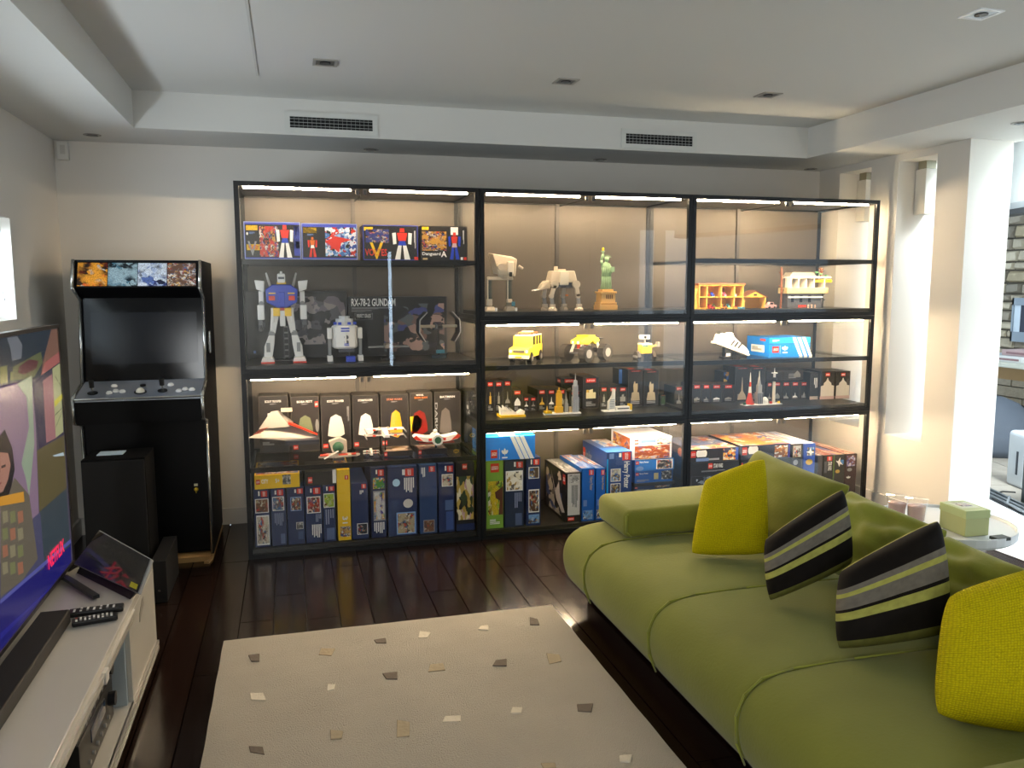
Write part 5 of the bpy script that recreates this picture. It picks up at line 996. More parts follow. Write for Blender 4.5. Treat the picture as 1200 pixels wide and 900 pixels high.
# screen bezel leaning back
def apt(x, s, d=0): # point on the bezel plane, s=0 bottom 1 top
    return (x, .175+.05*s+d, .955+(1.405-.955)*s)
MB().hexa([apt(a0, 0), apt(a1, 0), apt(a1, 0, .03), apt(a0, 0, .03), apt(a0, 1), apt(a1, 1), apt(a1, 1, .03), apt(a0, 1, .03)]).build('screen_bezel', mat('#06080c', .1, 0, spec=.25), t)
sx0, sx1 = a0+.035, a1-.03
MB().hexa([apt(sx0, .23, -.003), apt(sx1, .23, -.003), apt(sx1, .23, .0), apt(sx0, .23, .0), apt(sx0, .83, -.003), apt(sx1, .83, -.003), apt(sx1, .83, 0), apt(sx0, .83, 0)]).build('screen', mat('#0b1018', .14, spec=.3), t)
# control panel
CPn = Vector((0, .055, -.215)).normalized(); CPp = Vector((0, -.065, .915))
MB().hexa([(a0, -.068, .895), (a1, -.068, .895), (a1, .17, .955), (a0, .17, .955), (a0, -.068, .912), (a1, -.068, .912), (a1, .17, .972), (a0, .17, .972)]).build('control_panel', mat('#8e949e', .3, .3), t)
MB().tube([(a0, -.07, .908), (a1, -.07, .908)], .006, 6).build('front_trim', CHR, t)
B(a0, a1, -.06, .05, .78, .895).build('control_front', ABLK, t)
def cpp(px, py): return atp(px, py, CPp, CPn)
NC = Vector((0, -.243, .97)).normalized()
for px, py in ((108.5, 461), (190.5, 458)):
    q = cpp(px, py); j = MB().cyl(q, q+NC*.004, .024, 18).build('joystick', BLACK, t)
    MB().cyl(q, q+NC*.035, .005, 10).build('joystick_shaft', CHR, j); MB().cyl(q+NC*.032, q+NC*.068, .0115, 12, .013).build('joystick_grip', BLACK, j)
for px, py in ((128, 461), (136, 459), (143.5, 459.5), (134, 453), (209.5, 458.5), (217, 456.5), (225, 457), (200, 451.5)):
    q = cpp(px, py); b_ = MB().cyl(q, q+NC*.006, .0155, 16).build('button', WHITE, t, bevel=.001); MB().cyl(q+NC*.005, q+NC*.011, .011, 14).build('button_cap', WHITE, b_)
q = cpp(167.5, 452); MB().cyl(q, q+NC*.006, .014, 16).build('button', BLACK, t)
q = cpp(164.5, 459.5); tb = MB().cyl(q, q+NC*.003, .03, 20).build('trackball_ring', BLACK, t); MB().ball(q+NC*.002, .022, 16).build('trackball', mat('#e8e0cc', .15), tb, smooth=True)
B(a0, a1, .10, .12, .05, .80).build('front_panel', mat('#040507', .5, var=.15, scale=6, spec=.2), t)
B(a0, a1, .13, .15, .03, .1).build('kick_panel', ABLK, t); B(a0, a1, .66, .68, .03, 1.598).build('rear_panel', ABLK, t)
q = at(230, 573, 1, .1); lk = MB().cyl((q.x, .092, q.z), (q.x, .1, q.z), .011, 12).build('lock', mat('#c8b040', .25, .8), t)
B(q.x-.009, q.x+.009, .09, .1, q.z+.018, q.z+.03).build('lock_tag', mat('#d8d4b0', .3, .5), t); B(q.x-.002, q.x+.002, .085, .092, q.z-.02, q.z).build('key', mat('#c8b040', .25, .8), lk)
B(AX1-.0, AX1+.012, .28, .33, 1.1, 1.22).build('side_handle', CHR, t, bevel=.003)
solo(MB().hexa([(AX0-.01, .04, 0), (AX1-.02, .04, 0), (AX1-.02, .70, 0), (AX0-.01, .70, 0), (AX0-.01, .04, .028), (AX1-.02, .04, .028), (AX1-.02, .70, .028), (AX0-.01, .70, .028)]), 'wooden_board', mat('#b08a54', .6, var=.12), 'pale wooden board under the black arcade cabinet', 'board', (AX0, .04, 0))
solo(MB().prism([(AX1-.045, -.0), (AX1-.02, -.01), (AX1-.005, .06), (AX1-.0, .68), (AX1-.018, .68), (AX1-.02, .04)], 2, 0, .012), 'cardboard_strip', mat('#b89060', .7), 'tan cardboard strip sticking out beside the arcade cabinet foot', 'cardboard', (AX1, .02, 0))
# ------------------------------------------------------------------ tower speaker
t = thing('floor_speaker', 'tall plain black floor speaker standing in front of the arcade cabinet', 'speaker', (-.56, -.42, 0))
B(-.702, -.425, -.36, -.10, .03, .66).build('speaker_body', mat('#050506', .7, var=.1, spec=.15), t, bevel=.003)
B(-.698, -.429, -.372, -.361, .04, .652).build('speaker_grille', mat('#08080a', .8), t, bevel=.003)
B(-.72, -.41, -.39, -.08, 0, .03).build('plinth', ABLK, t)
solo(B(-.655, -.54, -.26, -.17, .66, .664), 'paper_card', mat('#c8dce8', .5), 'small pale blue card lying on top of the black floor speaker', 'card', (-.6, -.2, .66))
t = thing('subwoofer', 'low black box with a steel fitting on the floor beside the floor speaker', 'speaker', (-.35, -.4, 0))
B(-.40, -.335, -.52, -.12, 0, .2).build('subwoofer_body', mat('#101114', .5), t, bevel=.003); MB().cyl((-.368, -.524, .06), (-.368, -.52, .06), .006, 8).build('screw', CHR, t)
# ------------------------------------------------------------------ media bench
WG = mat('#cfcbc2', .22, var=.02, coat=.4); BXF = -.29; BZ = .40
t = thing('media_bench', 'long low white gloss media bench with open front along the left wall', 'media bench', (-.5, -1.14, 0))
B(-.82, BXF, -4.1, -1.14, BZ-.03, BZ).build('bench_top', WG, t, bevel=.003); B(-.82, BXF, -4.1, -1.14, .05, .08).build('bench_floor', WG, t)
B(-.82, BXF, -1.17, -1.14, .08, BZ-.03).build('end_panel', WG, t); B(-.82, -.80, -4.1, -1.17, .08, BZ-.03).build('back_panel', WG, t)
B(-.80, BXF-.02, -4.1, -1.16, 0, .05).build('plinth', mat('#2a2a2c', .6), t)
fp = MB().box(BXF-.016, BXF, -1.64, -1.17, .08, BZ-.03).build('front_panel', WG, t, bevel=.002)
sl = MB().prism([(-1.462, .285), (-1.37, .315), (-1.372, .345), (-1.40, .347), (-1.458, .315)], 0, BXF-.002, BXF+.0015).build('cable_slot', mat('#77736e', .6), t)
B(BXF-.3, BXF-.016, -1.66, -1.64, .08, BZ-.03).build('divider', mat('#b8c4cc', .3), t)
B(BXF-.004, BXF+.006, -4.1, -1.60, BZ-.055, BZ-.042).build('door_rail', mat('#b8b4ac', .3, .3), t); B(BXF-.004, BXF+.008, -4.1, -1.57, BZ-.038, BZ-.026).build('door_rail', WG, t)
B(BXF-.0, BXF+.012, -2.05, -2.01, BZ-.06, BZ-.024).build('rail_clip', mat('#d8d4cc', .3), t, bevel=.002)
B(BXF-.004, BXF+.008, -4.1, -1.14, .045, .058).build('door_rail', WG, t); B(BXF-.004, BXF+.008, -4.1, -1.14, .064, .08).build('door_rail', mat('#b8b4ac', .3, .3), t)
for z0, h, lab, ya in ((.08, .14, 'black hi-fi receiver on the floor of the white media bench', -1.72), (.222, .09, 'slim black hi-fi unit stacked on the receiver in the media bench', -1.74)):
    r = thing('audio_receiver', lab, 'receiver', (-.55, ya, z0), 'hi-fi units in the media bench')
    B(-.68, -.335, ya-.43, ya, z0+.006, z0+h).build('receiver_body', mat('#131315', .4), r, bevel=.002)
    B(-.336, -.332, ya-.3, ya-.12, z0+h*.55, z0+h*.85).build('display', mat('#1c2c44', .1), r)
    for k in range(6): MB().cyl((-.336, ya-.09-.05*k, z0+h*.3), (-.328, ya-.09-.05*k, z0+h*.3), .007, 8).build('button', GML, r)
    MB().cyl((-.336, ya-.055, z0+h*.62), (-.315, ya-.055, z0+h*.62), .022, 16).build('volume_knob', mat('#2c2c30', .3, .4), r)
r = thing('game_console', 'black game console nearer the camera inside the media bench', 'console', (-.55, -2.35, .08)); B(-.68, -.34, -2.75, -2.3, .082, .15).build('console_body', ABLK, r, bevel=.006); B(-.341, -.337, -2.6, -2.45, .11, .12).build('disc_slot', GM, r)
# ------------------------------------------------------------------ television
TX_ = -.56
t = thing('television', 'big flat television glowing with a purple film title picture on the white bench', 'television', (TX_-.03, -1.9, BZ))
B(TX_-.035, TX_-.006, -2.74, -1.145, .425, 1.325).build('housing', mat('#0a0a0c', .3), t, bevel=.003)
fr = MB(); fr.box(TX_-.006, TX_, -2.74, -1.145, 1.312, 1.325).box(TX_-.006, TX_, -2.74, -1.145, .425, .437).box(TX_-.006, TX_, -1.157, -1.145, .437, 1.312).box(TX_-.006, TX_, -2.74, -2.728, .437, 1.312); fr.build('bezel', mat('#3a3632', .35, .2), t)
EM = .42
sc = B(TX_-.006, TX_-.004, -2.728, -1.157, .437, 1.312).build('screen', glow('#4c4658', EM), t)
def scr(pts, col, lift, name='picture_and_reflection_patch'):  # film picture patches; some paint reflections on the glass as glowing colour
    P = [at(px, py, 0, TX_-.0035) for px, py in pts]
    P = [Vector((TX_-.0038+lift*.0002, min(max(p.y, -2.726), -1.158), min(max(p.z, .438), 1.311)))-org(t) for p in P]
    me = bpy.data.meshes.new(name); me.from_pydata([tuple(p) for p in P], [], [tuple(range(len(P)))]); me.materials.append(glow(col, EM))
    o = bpy.data.objects.new(name, me); COL.objects.link(o); o.parent = sc
scr([(-60, 400), (0, 394), (69, 384), (70, 430), (40, 445), (0, 455), (-60, 470)], '#26323e', 1)
scr([(-60, 460), (0, 452), (20, 448), (38, 452), (42, 500), (47, 640), (0, 660), (-60, 700)], '#8a7288', 1)
scr([(8, 396), (20, 394), (26, 404), (25, 420), (14, 423), (12, 408)], '#70747c', 3)
scr([(50, 425), (60, 386), (69, 385), (70, 412), (62, 425), (48, 440)], '#7c5a4c', 3)
scr([(15, 430), (48, 412), (50, 425), (40, 442), (15, 446)], '#5c6440', 2)
scr([(22, 430), (34, 421), (45, 423), (42, 432), (28, 439), (21, 437)], '#5a2c34', 4)
scr([(0, 430), (8, 428), (9, 448), (0, 450)], '#6c7440', 3); scr([(12, 436), (15, 436), (15, 446), (12, 446)], '#6c7440', 3)
scr([(20, 450), (37, 440), (40, 520), (34, 582), (30, 560), (25, 543), (34, 500), (31, 465)], '#93a48c', 4)
scr([(39, 449), (60, 433), (73, 424), (75, 509), (46, 526)], '#35304a', 4)
scr([(50, 446), (61, 438), (66, 513), (54, 519)], '#a06c72', 5); scr([(52, 425), (70, 412), (71, 424), (48, 440)], '#a8605c', 5)
scr([(61, 432), (72, 425), (74, 506), (65, 513)], '#acae80', 6); scr([(63, 470), (73, 461), (73, 467), (64, 477)], '#c8c430', 7)
for a, b in (((64, 440), (71, 452)), ((64, 486), (72, 478)), ((65, 500), (73, 480))): scr([a, b, (b[0], b[1]+1), (a[0], a[1]+1)], '#44403c', 8)
scr([(43, 528), (75, 510), (78, 572), (46, 600)], '#5f5638', 3); scr([(46, 600), (78, 572), (82, 640), (50, 664)], '#3a464e', 3)
scr([(61, 534), (74, 530), (75, 534), (64, 535)], '#b8ccd8', 6)
scr([(-60, 690), (0, 660), (50, 640), (83, 635), (84, 664), (0, 775), (-60, 860)], '#1f1e70', 2)
scr([(0, 640), (47, 600), (52, 665), (0, 705)], '#4c4c68', 4)
scr([(17, 560), (34, 580), (44, 655), (26, 680), (0, 700), (0, 590)], '#6a6254', 5)
scr([(-50, 560), (0, 510), (5, 503), (14, 525), (17, 550), (13, 570), (8, 586), (-10, 590), (-50, 600)], '#171722', 6)
scr([(-40, 540), (0, 530), (9, 531), (12, 545), (9, 562), (3, 576), (-5, 580), (-40, 575)], '#ac7c6c', 7)
scr([(1, 546), (6, 544), (6, 547), (1, 549)], '#2c1c20', 8); scr([(-2, 549), (0, 549), (-1, 560), (-4, 562)], '#8c5c50', 8); scr([(-6, 567), (2, 565), (-1, 569)], '#843c3c', 8)
scr([(-60, 594), (0, 582), (27, 576), (28, 588), (0, 593), (-60, 606)], '#d69834', 9)
for k in range(4):
    for j in range(3): scr([(2+j*9, 600+k*20), (8+j*9, 598+k*20), (9+j*9, 611+k*20), (3+j*9, 614+k*20)], ('#8c8468', '#7a7c54', '#a06c54')[(j+k) % 3], 9)
scr([(0, 703), (82, 632), (83, 636), (0, 708)], '#5a5ca6', 6)
scr([(0, 742), (60, 690), (62, 694), (0, 750)], '#26268a', 5)
o = at(56.5, 668, 0, TX_-.003); o2 = at(75, 646, 0, TX_-.003)
place(textmesh('NETFLIX', .03), 'lettering', glow('#e0244c', .8), sc, Vector((TX_-.001, o.y, o.z))-org(sc), (0, o2.y-o.y, 0), (0, 0, .05))
MB().bar((TX_-.0, -1.30, BZ+.02), (TX_+.15, -1.52, BZ+.012), .022, .012).build('foot', mat('#2a2a2c', .3, .4), t)
MB().bar((TX_-.02, -1.28, .43), (TX_-.02, -1.28, BZ+.006), .03, .02).build('foot_post', BLACK, t); MB().bar((TX_-.02, -1.28, BZ+.012), (TX_-.15, -1.30, BZ+.012), .022, .012).build('foot', BLACK, t)
# soundbar, remotes, tablet
t = thing('soundbar', 'long slim black soundbar lying in front of the television', 'soundbar', (-.49, -2.2, BZ))
B(-.53, -.447, -2.8, -1.70, BZ, BZ+.045).build('soundbar_body', mat('#0d0d0f', .55), t, bevel=.004); B(-.528, -.449, -2.79, -1.71, BZ+.0445, BZ+.047).build('mesh_top', mat('#060607', .9), t)
for (A_, B_, w_, lab) in ((at(64, 718, 2, BZ+.02), at(145, 708, 2, BZ+.02), .045, 'long black remote control with white buttons, farther of two'), (at(84, 730, 2, BZ+.012), at(138, 721, 2, BZ+.012), .042, 'black remote control with a tiny red button, nearer of two')):
    d = (B_-A_); L = d.length; t = thing('remote_control', lab, 'remote control', (A_.x, A_.y, BZ+.001), 'remote controls on the bench', rot=math.atan2(d.y, d.x), local=True)
    MB().hexa([(0, -w_*.4, 0), (L, -w_*.4, 0), (L, w_*.4, 0), (0, w_*.4, 0), (0, -w_*.5, .018), (L, -w_*.5, .018), (L, w_*.5, .018), (0, w_*.5, .018)]).build('remote_body', mat('#101012', .4), t, bevel=.005)
    for k in range(9):
        for j in (-1, 0, 1): B(L*.08+k*L*.095, L*.08+k*L*.095+.006, j*.011-.003, j*.011+.003, .018, .0205).build('button', mat('#b02018') if (k == 0 and j == 1) else (WHITE if (k+j) % 3 else GML), t)
q = [at(86, 661, 2, .435), at(162, 696, 2, .425)]
BL_, BR_ = q; upL = at(116, 621, 2, .55)-BL_; upR = at(177, 655, 2, .515)-BR_; upv = (upL+upR)/2
upv2 = upv
t = thing('tablet', 'black tablet with pale rim leaning back on a dark stand at the bench end', 'tablet', (BR_.x-.1, BR_.y+.1, BZ), local=False)
W_ = BR_-BL_; Nn = W_.cross(upv).normalized()
def tq(u, v, n): return BL_+W_*u+(upL*(1-u)+upR*u)*v+Nn*n
V_ = max(1.0, 1)
TLx = at(116, 622, 2, .53); 
def quadslab(mb, u0, u1, v0, v1, n0, n1): return mb.hexa([tq(u0, v0, n0), tq(u1, v0, n0), tq(u1, v1, n0), tq(u0, v1, n0), tq(u0, v0, n1), tq(u1, v0, n1), tq(u1, v1, n1), tq(u0, v1, n1)])
quadslab(MB(), 0, 1, 0, 1, -.014, 0).build('tablet_body', mat('#8c8c8c', .3, .4), t, bevel=.003)
quadslab(MB(), .012, .988, .02, .98, -.001, .0015).build('tablet_screen', mat('#070809', .07, coat=.6), t)
quadslab(MB(), .86, .96, .08, .22, .0014, .0022).build('yellow_sticker', mat('#c8c030', .5), t)
bs = MB(); bs.hexa([(BL_.x+.01, BL_.y-.005, BZ+.001), (BR_.x-.03, BR_.y+.02, BZ+.001), (BR_.x-.01, BR_.y+.1, BZ+.001), (BL_.x+.05, BL_.y+.08, BZ+.001), tq(.04, .1, -.016), tq(.92, .1, -.016), tq(.9, .5, -.016), tq(.06, .5, -.016)]); bs.build('tablet_stand', mat('#0b0b0c', .6), t)
for k, pts in enumerate(([(-.60, -1.12, .02), (-.66, -1.08, .3), (-.62, -1.06, .52), (-.68, -1.0, .62), (-.7, -1.05, .5)], [(-.58, -1.1, .41), (-.53, -1.16, .425), (-.57, -1.2, .41), (-.62, -1.14, .44), (-.66, -1.05, .38), (-.66, -.95, .05)])):
    solo(MB().tube(pts, .005, 6), 'cable', BLACK, ('thin black cable rising behind the television edge', 'black cable curling off the end of the white bench')[k], 'cable', pts[0])
# ------------------------------------------------------------------ rug
def rugmat():
    m = mat('#b9b0a0', .95, 0, .14, 3, 1.0, 240, name='rug_pile', spec=.1, sheen=.3); return m
t = thing('rug', 'large beige wool rug with scattered grey and cream stone shaped inlays', 'rug', (.66, -2.2, 0))
rg = MB(); nx_, ny_ = 40, 70; rx0, rx1, ry0, ry1 = -.05, 1.372, -3.3, -1.055
random.seed(3)
def rz(x, y): return .016+.0012*math.sin(x*31+y*17)+.001*math.sin(y*53-x*11)+.0012*math.sin(x*9)*math.sin(y*8)
for j in range(ny_+1):
    for i in range(nx_+1):
        x = rx0+(rx1-rx0)*i/nx_; y = ry0+(ry1-ry0)*j/ny_
        e = min(i, nx_-i, j, ny_-j); wob = .0008*math.sin(y*23)*(e == 0)
        rg.v.append((x+wob, y+.0008*math.sin(x*19)*(e == 0), rz(x, y) if e else .010))
for j in range(ny_):
    for i in range(nx_):
        a = j*(nx_+1)+i; rg.f.append((a, a+1, a+nx_+2, a+nx_+1))
rg.build('rug_pile', rugmat(), t, smooth=True, fix=False)
B(rx0+.002, rx1-.002, ry0+.002, ry1-.002, 0, .006).build('rug_backing', mat('#8c8272', .9), t)
cD, cM, cW = mat('#6a5f54', .9, bump=.4), mat('#a3957c', .9, bump=.4), mat('#d6cdba', .9, bump=.4)
for k, (cx, cy, c, wx, wy) in enumerate(((162, 167, cD, 24, 15), (341, 153, cM, 34, 18), (469, 127, cD, 24, 13), (573, 110, cW, 26, 15), (718, 95, cW, 26, 14), (841, 80, cD, 20, 16), (172, 261, cW, 34, 20), (346, 239, cW, 24, 20), (492, 212, cD, 34, 15), (604, 192, cM, 40, 16), (761, 179, cD, 30, 14), (886, 169, cM, 34, 22), (167, 391, cD, 36, 22), (361, 355, cM, 32, 20), (522, 340, cM, 32, 34), (637, 316, cW, 34, 16), (800, 295, cW, 30, 18), (966, 290, cD, 38, 18), (1062, 411, cW, 34, 18), (880, 430, cM, 40, 14))):
    px, py = 220+cx*.4833, 690+cy*.4833; wx *= .24; wy *= .24
    r = random.Random(k); pts = []
    for sx, sy in ((-1, -1), (1, -1), (1, 1), (-1, 1)):
        p = at(px+wx*(sx*(.75+.4*r.random())+.35*sy*r.uniform(-1, 1)), py+wy*(sy*(.7+.5*r.random())+.3*sx*r.uniform(-1, 1)), 2, .018); pts.append((p.x, p.y))
    mb = MB().prism(pts, 2, .013, .0205); mb.build('inlay', c, t, bevel=.002)
# ------------------------------------------------------------------ sofa
def velvet(col, nm, sc_=2.6, var=.26):
    m = mat(col, .85, 0, var, sc_, .12, 90, name=nm, spec=.12, sheen=.15); return m
VEL = velvet('#767a30', 'green_velvet'); VEL2 = velvet('#868b38', 'green_velvet_light', 5, .08)
t = thing('sofa', 'long low olive green velvet sofa on the right with flat padded arms', 'sofa', (1.9, -2.5, 0))
PF = [(1.50, .10), (1.455, .12), (1.425, .19), (1.42, .27), (1.445, .33), (1.50, .372), (1.60, .388), (1.8, .392), (2.1, .388), (2.45, .38), (2.45, .10)]
def seatmod(y0, y1, name, e0=.02, e1=.02):
    st = [y0, y0-e0*.25, y0-e0, y0-.07, (y0+y1)/2, y1+.07, y1+e1, y1+e1*.25, y1]
    sk = [.86, .95, .99, 1, 1.0, 1, .99, .95, .86] if True else 0
    mb = MB(); n = len(PF); cx, cz = 2.0, .22
    ins = [.007, .0025, .001, 0, 0, 0, .001, .0025, .007]
    if e0 > .05: ins[0], ins[1], ins[2] = .06, .03, .006
    if e1 > .05: ins[8], ins[7], ins[6] = .06, .03, .006
    for y, q in zip(st, ins):
        for k, (x, z) in enumerate(PF):
            a = Vector((x, z)); p0 = Vector(PF[k-1]); p1 = Vector(PF[(k+1) % n]); d = (p1-p0).normalized(); nn = Vector((-d.y, d.x))
            if k in (0, n-1, n-2): nn = Vector((0, 0))
            v = a-nn*q; 
            if k == 0: v = a+Vector((-q*.0, 0))
            mb.v.append((v.x, y, v.y))
    m_ = len(st)
    for j in range(m_-1):
        for k in range(n): mb.f.append((j*n+k, j*n+(k+1) % n, (j+1)*n+(k+1) % n, (j+1)*n+k))
    mb.f.append(tuple(range(n))); mb.f.append(tuple((m_-1)*n+k for k in range(n))[::-1])
    o = mb.build(name, VEL, t, smooth=True); s = o.modifiers.new('sub', 'SUBSURF'); s.levels = s.render_levels = 2; return o
def piping(y):
    o = MB().tube([(PF[k][0]+(.0 if k else 0), y, PF[k][1]-.004) for k in range(1, 9)], .0032, 6); o.v = [(a-.001, b, c+.001) for a, b, c in o.v]; o.build('piping', VEL2, t, smooth=True)
ys = [-.97, -1.335, -1.98, -2.56, -3.16, -3.8]
for a, b in zip(ys[:-1], ys[1:]): seatmod(a, b, 'seat_cushion', .1 if a == ys[0] else .02)
for y in ys[1:-1]: piping(y)
B(1.56, 2.5, -3.8, -1.02, .012, .11).build('base_plinth', mat('#050505', .8), t)
for x, y in ((1.66, -1.12), (1.66, -3.6), (2.4, -1.12), (2.4, -3.6)): MB().cyl((x, y, 0), (x, y, .03), .025, 10).build('foot', BLACK, t)
def pad(x0, x1, y0, y1, z0, z1, name, tilt=0):
    mb = MB().box(x0, x1, y0, y1, z0, z1)
    mb.v = [(a, b, c+(a-x0)*tilt) for a, b, c in mb.v]
    o = mb.build(name, VEL, t, smooth=False, bevel=.035, seg=5); o.data.shade_smooth(); return o
pad(1.60, 2.35, -1.36, -1.02, .388, .512, 'arm_pad', .015)
MB().tube([(1.63, -1.352, .40), (1.607, -1.352, .42), (1.607, -1.352, .49), (1.64, -1.33, .507)], .004, 6).build('piping', VEL2, t, smooth=True)
pad(1.53, 2.35, -3.62, -3.23, .388, .512, 'arm_pad', .01)
pad(2.40, 2.55, -3.8, -1.0, .11, .47, 'backrest_frame')
# ---- pillows
def pillow(mb, TL, TR, BR, BL, th, n=14, puff=.42, wr=0, seed=0, pinch=.06, rnd=0):
    TL, TR, BR, BL = map(Vector, (TL, TR, BR, BL)); N = (TR-TL).cross(BL-TL).normalized(); c = (TL+TR+BR+BL)/4; r = random.Random(seed); ph = [r.uniform(0, 6) for _ in range(6)]
    if N.dot(CAM-c) < 0: N = -N
    idx = {}; uv = []
    for s in (1, -1):
        for j in range(n+1):
            for i in range(n+1):
                edge = i in (0, n) or j in (0, n)
                if s == -1 and edge: idx[(s, i, j)] = idx[(1, i, j)]; continue
                u, v = i/n, j/n; a, b = 2*u-1, 2*v-1
                ua = .5+.5*a*(1-pinch*(1-b*b)); va = .5+.5*b*(1-pinch*(1-a*a))
                kk = 1-rnd*(a*a*b*b)**2; ua = .5+(ua-.5)*kk; va = .5+(va-.5)*kk
                p = (TL*(1-ua)+TR*ua)*(1-va)+(BL*(1-ua)+BR*ua)*va
                h = th*((1-a*a)*(1-b*b))**puff
                if wr and not edge: h += wr*(math.sin(a*5+b*7+ph[0])*.5+math.sin(a*11-b*6+ph[1])*.35+math.sin(b*13+a*3+ph[2])*.3)*min(1, (1-abs(a))*4)*min(1, (1-abs(b))*4)
                p = p+N*h*s*(1 if s == 1 else .8); idx[(s, i, j)] = len(mb.v); mb.v.append(tuple(p)); uv.append((u, 1-v))
    for s in (1, -1):
        for j in range(n):
            for i in range(n):
                q = (idx[(s, i, j)], idx[(s, i+1, j)], idx[(s, i+1, j+1)], idx[(s, i, j+1)]); mb.f.append(q if s == -1 else q[::-1])
    return uv
def pillow_obj(name, m, parent, loc, *a, sub=1, **k):
    mb = MB(); uv = pillow(mb, *a, **k); mb.v = [(v[0]-loc[0], v[1]-loc[1], v[2]-loc[2]) for v in mb.v]
    o = mb.build(name, m, parent, smooth=True, local=True); me = o.data; l = me.uv_layers.new(name='UVMap')
    for lp in me.loops: l.data[lp.index].uv = uv[lp.vertex_index]
    if parent is None: o.location = loc
    if sub: s = o.modifiers.new('sub', 'SUBSURF'); s.levels = s.render_levels = sub
    return o
def knit(col):
    m, n, l, b = nt('knitted_cover'); b.inputs['Base Color'].default_value = (*lin(col), 1); b.inputs['Roughness'].default_value = .9; b.inputs['Specular IOR Level'].default_value = .1; b.inputs['Sheen Weight'].default_value = .0
    tc = n.new('ShaderNodeTexCoord'); mp = n.new('ShaderNodeMapping'); mp.inputs['Scale'].default_value = (46, 62, 1); l.new(tc.outputs['UV'], mp.inputs[0])
    v = n.new('ShaderNodeTexVoronoi'); v.inputs['Scale'].default_value = 1; v.inputs['Randomness'].default_value = .25; l.new(mp.outputs[0], v.inputs['Vector'])
    bu = n.new('ShaderNodeBump'); bu.invert = True; bu.inputs['Strength'].default_value = .9; bu.inputs['Distance'].default_value = .006; l.new(v.outputs['Distance'], bu.inputs['Height']); l.new(bu.outputs[0], b.inputs['Normal'])
    cr = n.new('ShaderNodeValToRGB'); c = lin(col); cr.color_ramp.elements[0].color = (*c, 1); cr.color_ramp.elements[1].color = (*[x*.55 for x in c], 1); cr.color_ramp.elements[1].position = .75; l.new(v.outputs['Distance'], cr.inputs[0]); l.new(cr.outputs[0], b.inputs['Base Color'])
    return m
def stripes_m():
    m, n, l, b = nt('striped_cover'); b.inputs['Roughness'].default_value = .8; b.inputs['Sheen Weight'].default_value = .0; b.inputs['Specular IOR Level'].default_value = .15
    tc = n.new('ShaderNodeTexCoord'); sp = n.new('ShaderNodeSeparateXYZ'); l.new(tc.outputs['UV'], sp.inputs[0])
    cr = n.new('ShaderNodeValToRGB'); cr.color_ramp.interpolation = 'CONSTANT'; e = cr.color_ramp.elements
    K, G, L = '#17120e', '#7a746a', '#b4b45c'
    stops = [(0, '#6a6a34'), (.12, K), (.36, L), (.455, K), (.49, G), (.63, L), (.68, G), (.74, K), (.985, L)]
    for i, (p, c) in enumerate(stops):
        x = e[i] if i < 2 else e.new(p); x.position = p; x.color = (*lin(c), 1)
    l.new(sp.outputs[1], cr.inputs[0]); no = n.new('ShaderNodeTexNoise'); no.inputs['Scale'].default_value = 14; l.new(tc.outputs['UV'], no.inputs['Vector'])
    mx = n.new('ShaderNodeMix'); mx.data_type = 'RGBA'; mx.blend_type = 'MULTIPLY'; mx.inputs['Factor'].default_value = .5; l.new(cr.outputs[0], mx.inputs['A']); l.new(no.outputs['Fac'], mx.inputs['B']); l.new(mx.outputs['Result'], b.inputs['Base Color'])
    return m
KN = knit('#dccb10'); STM = stripes_m()
# loose back cushions (top line follows the backrest)
for k, (y0, y1, zt_, lab) in enumerate(((-1.20, -1.88, .735, 'large green back cushion at the far end of the sofa with a pointed corner'), (-1.84, -2.36, .70, 'crumpled green back cushion behind the striped cushions'), (-2.32, -2.86, .665, 'crumpled green back cushion between the striped and the near yellow cushion'), (-2.84, -3.2, .66, 'green back cushion behind the near yellow cushion'))):
    pillow_obj('back_cushion', VEL2 if k else VEL, None, (2.3, (y0+y1)/2, .39), (2.31, y0-.02, zt_-.012), (2.31, y1, zt_-.03), (2.15, y1-.01, .41), (2.12, y0-.01, .41), th=.10, n=16, wr=(.006 if k == 0 else .034), seed=k, puff=.36, pinch=.05)
    o = bpy.context.scene.objects[-1] if False else [x for x in bpy.data.objects if x.name.startswith('back_cushion')][-1]
    tag(o, lab, 'cushion', 'loose green back cushions')
def cush(name, lab, m, px, zb, az, el, th, push=(0, 0, 0), group=None, **k):
    an = at(px[3][0], px[3][1], 2, zb)+Vector(push); a, e = math.radians(az), math.radians(el)
    n = Vector((math.cos(a)*math.cos(e), math.sin(a)*math.cos(e), math.sin(e)))
    P = [atp(x, y, an, n) for x, y in px]; c = sum(P, Vector())/4; c = Vector((c.x, c.y, min(p.z for p in P)))
    o = pillow_obj(name, m, None, tuple(c), *P, th=th, **k); return tag(o, lab, 'cushion', group)
cush('yellow_cushion', 'mustard yellow knitted cushion at the far end of the sofa against the arm', KN, [(824, 560), (899, 532), (903, 652), (806, 652)], .395, -112, 18, .07, group='yellow knitted cushions', n=16, wr=.006, seed=4, pinch=-.01, rnd=.07)
cush('striped_cushion', 'black grey and lime striped cushion, the farther of the two', STM, [(893, 632), (990, 568), (1002, 662), (899, 708)], .40, -108, 22, .082, group='striped cushions', n=16, seed=5, wr=.006, puff=.32, pinch=-.03, rnd=.05)
cush('striped_cushion', 'black grey and lime striped cushion nearer the camera beside the yellow one', STM, [(981, 668), (1103, 603), (1116, 745), (978, 764)], .40, -108, 22, .088, group='striped cushions', n=16, seed=6, wr=.006, puff=.32, pinch=-.03, rnd=.05)
cush('yellow_cushion', 'mustard yellow knitted cushion cut off by the right edge of the photo', KN, [(1106, 694), (1246, 652), (1252, 872), (1090, 842)], .40, -112, 22, .085, group='yellow knitted cushions', n=16, wr=.007, seed=7, pinch=-.02, rnd=.09)
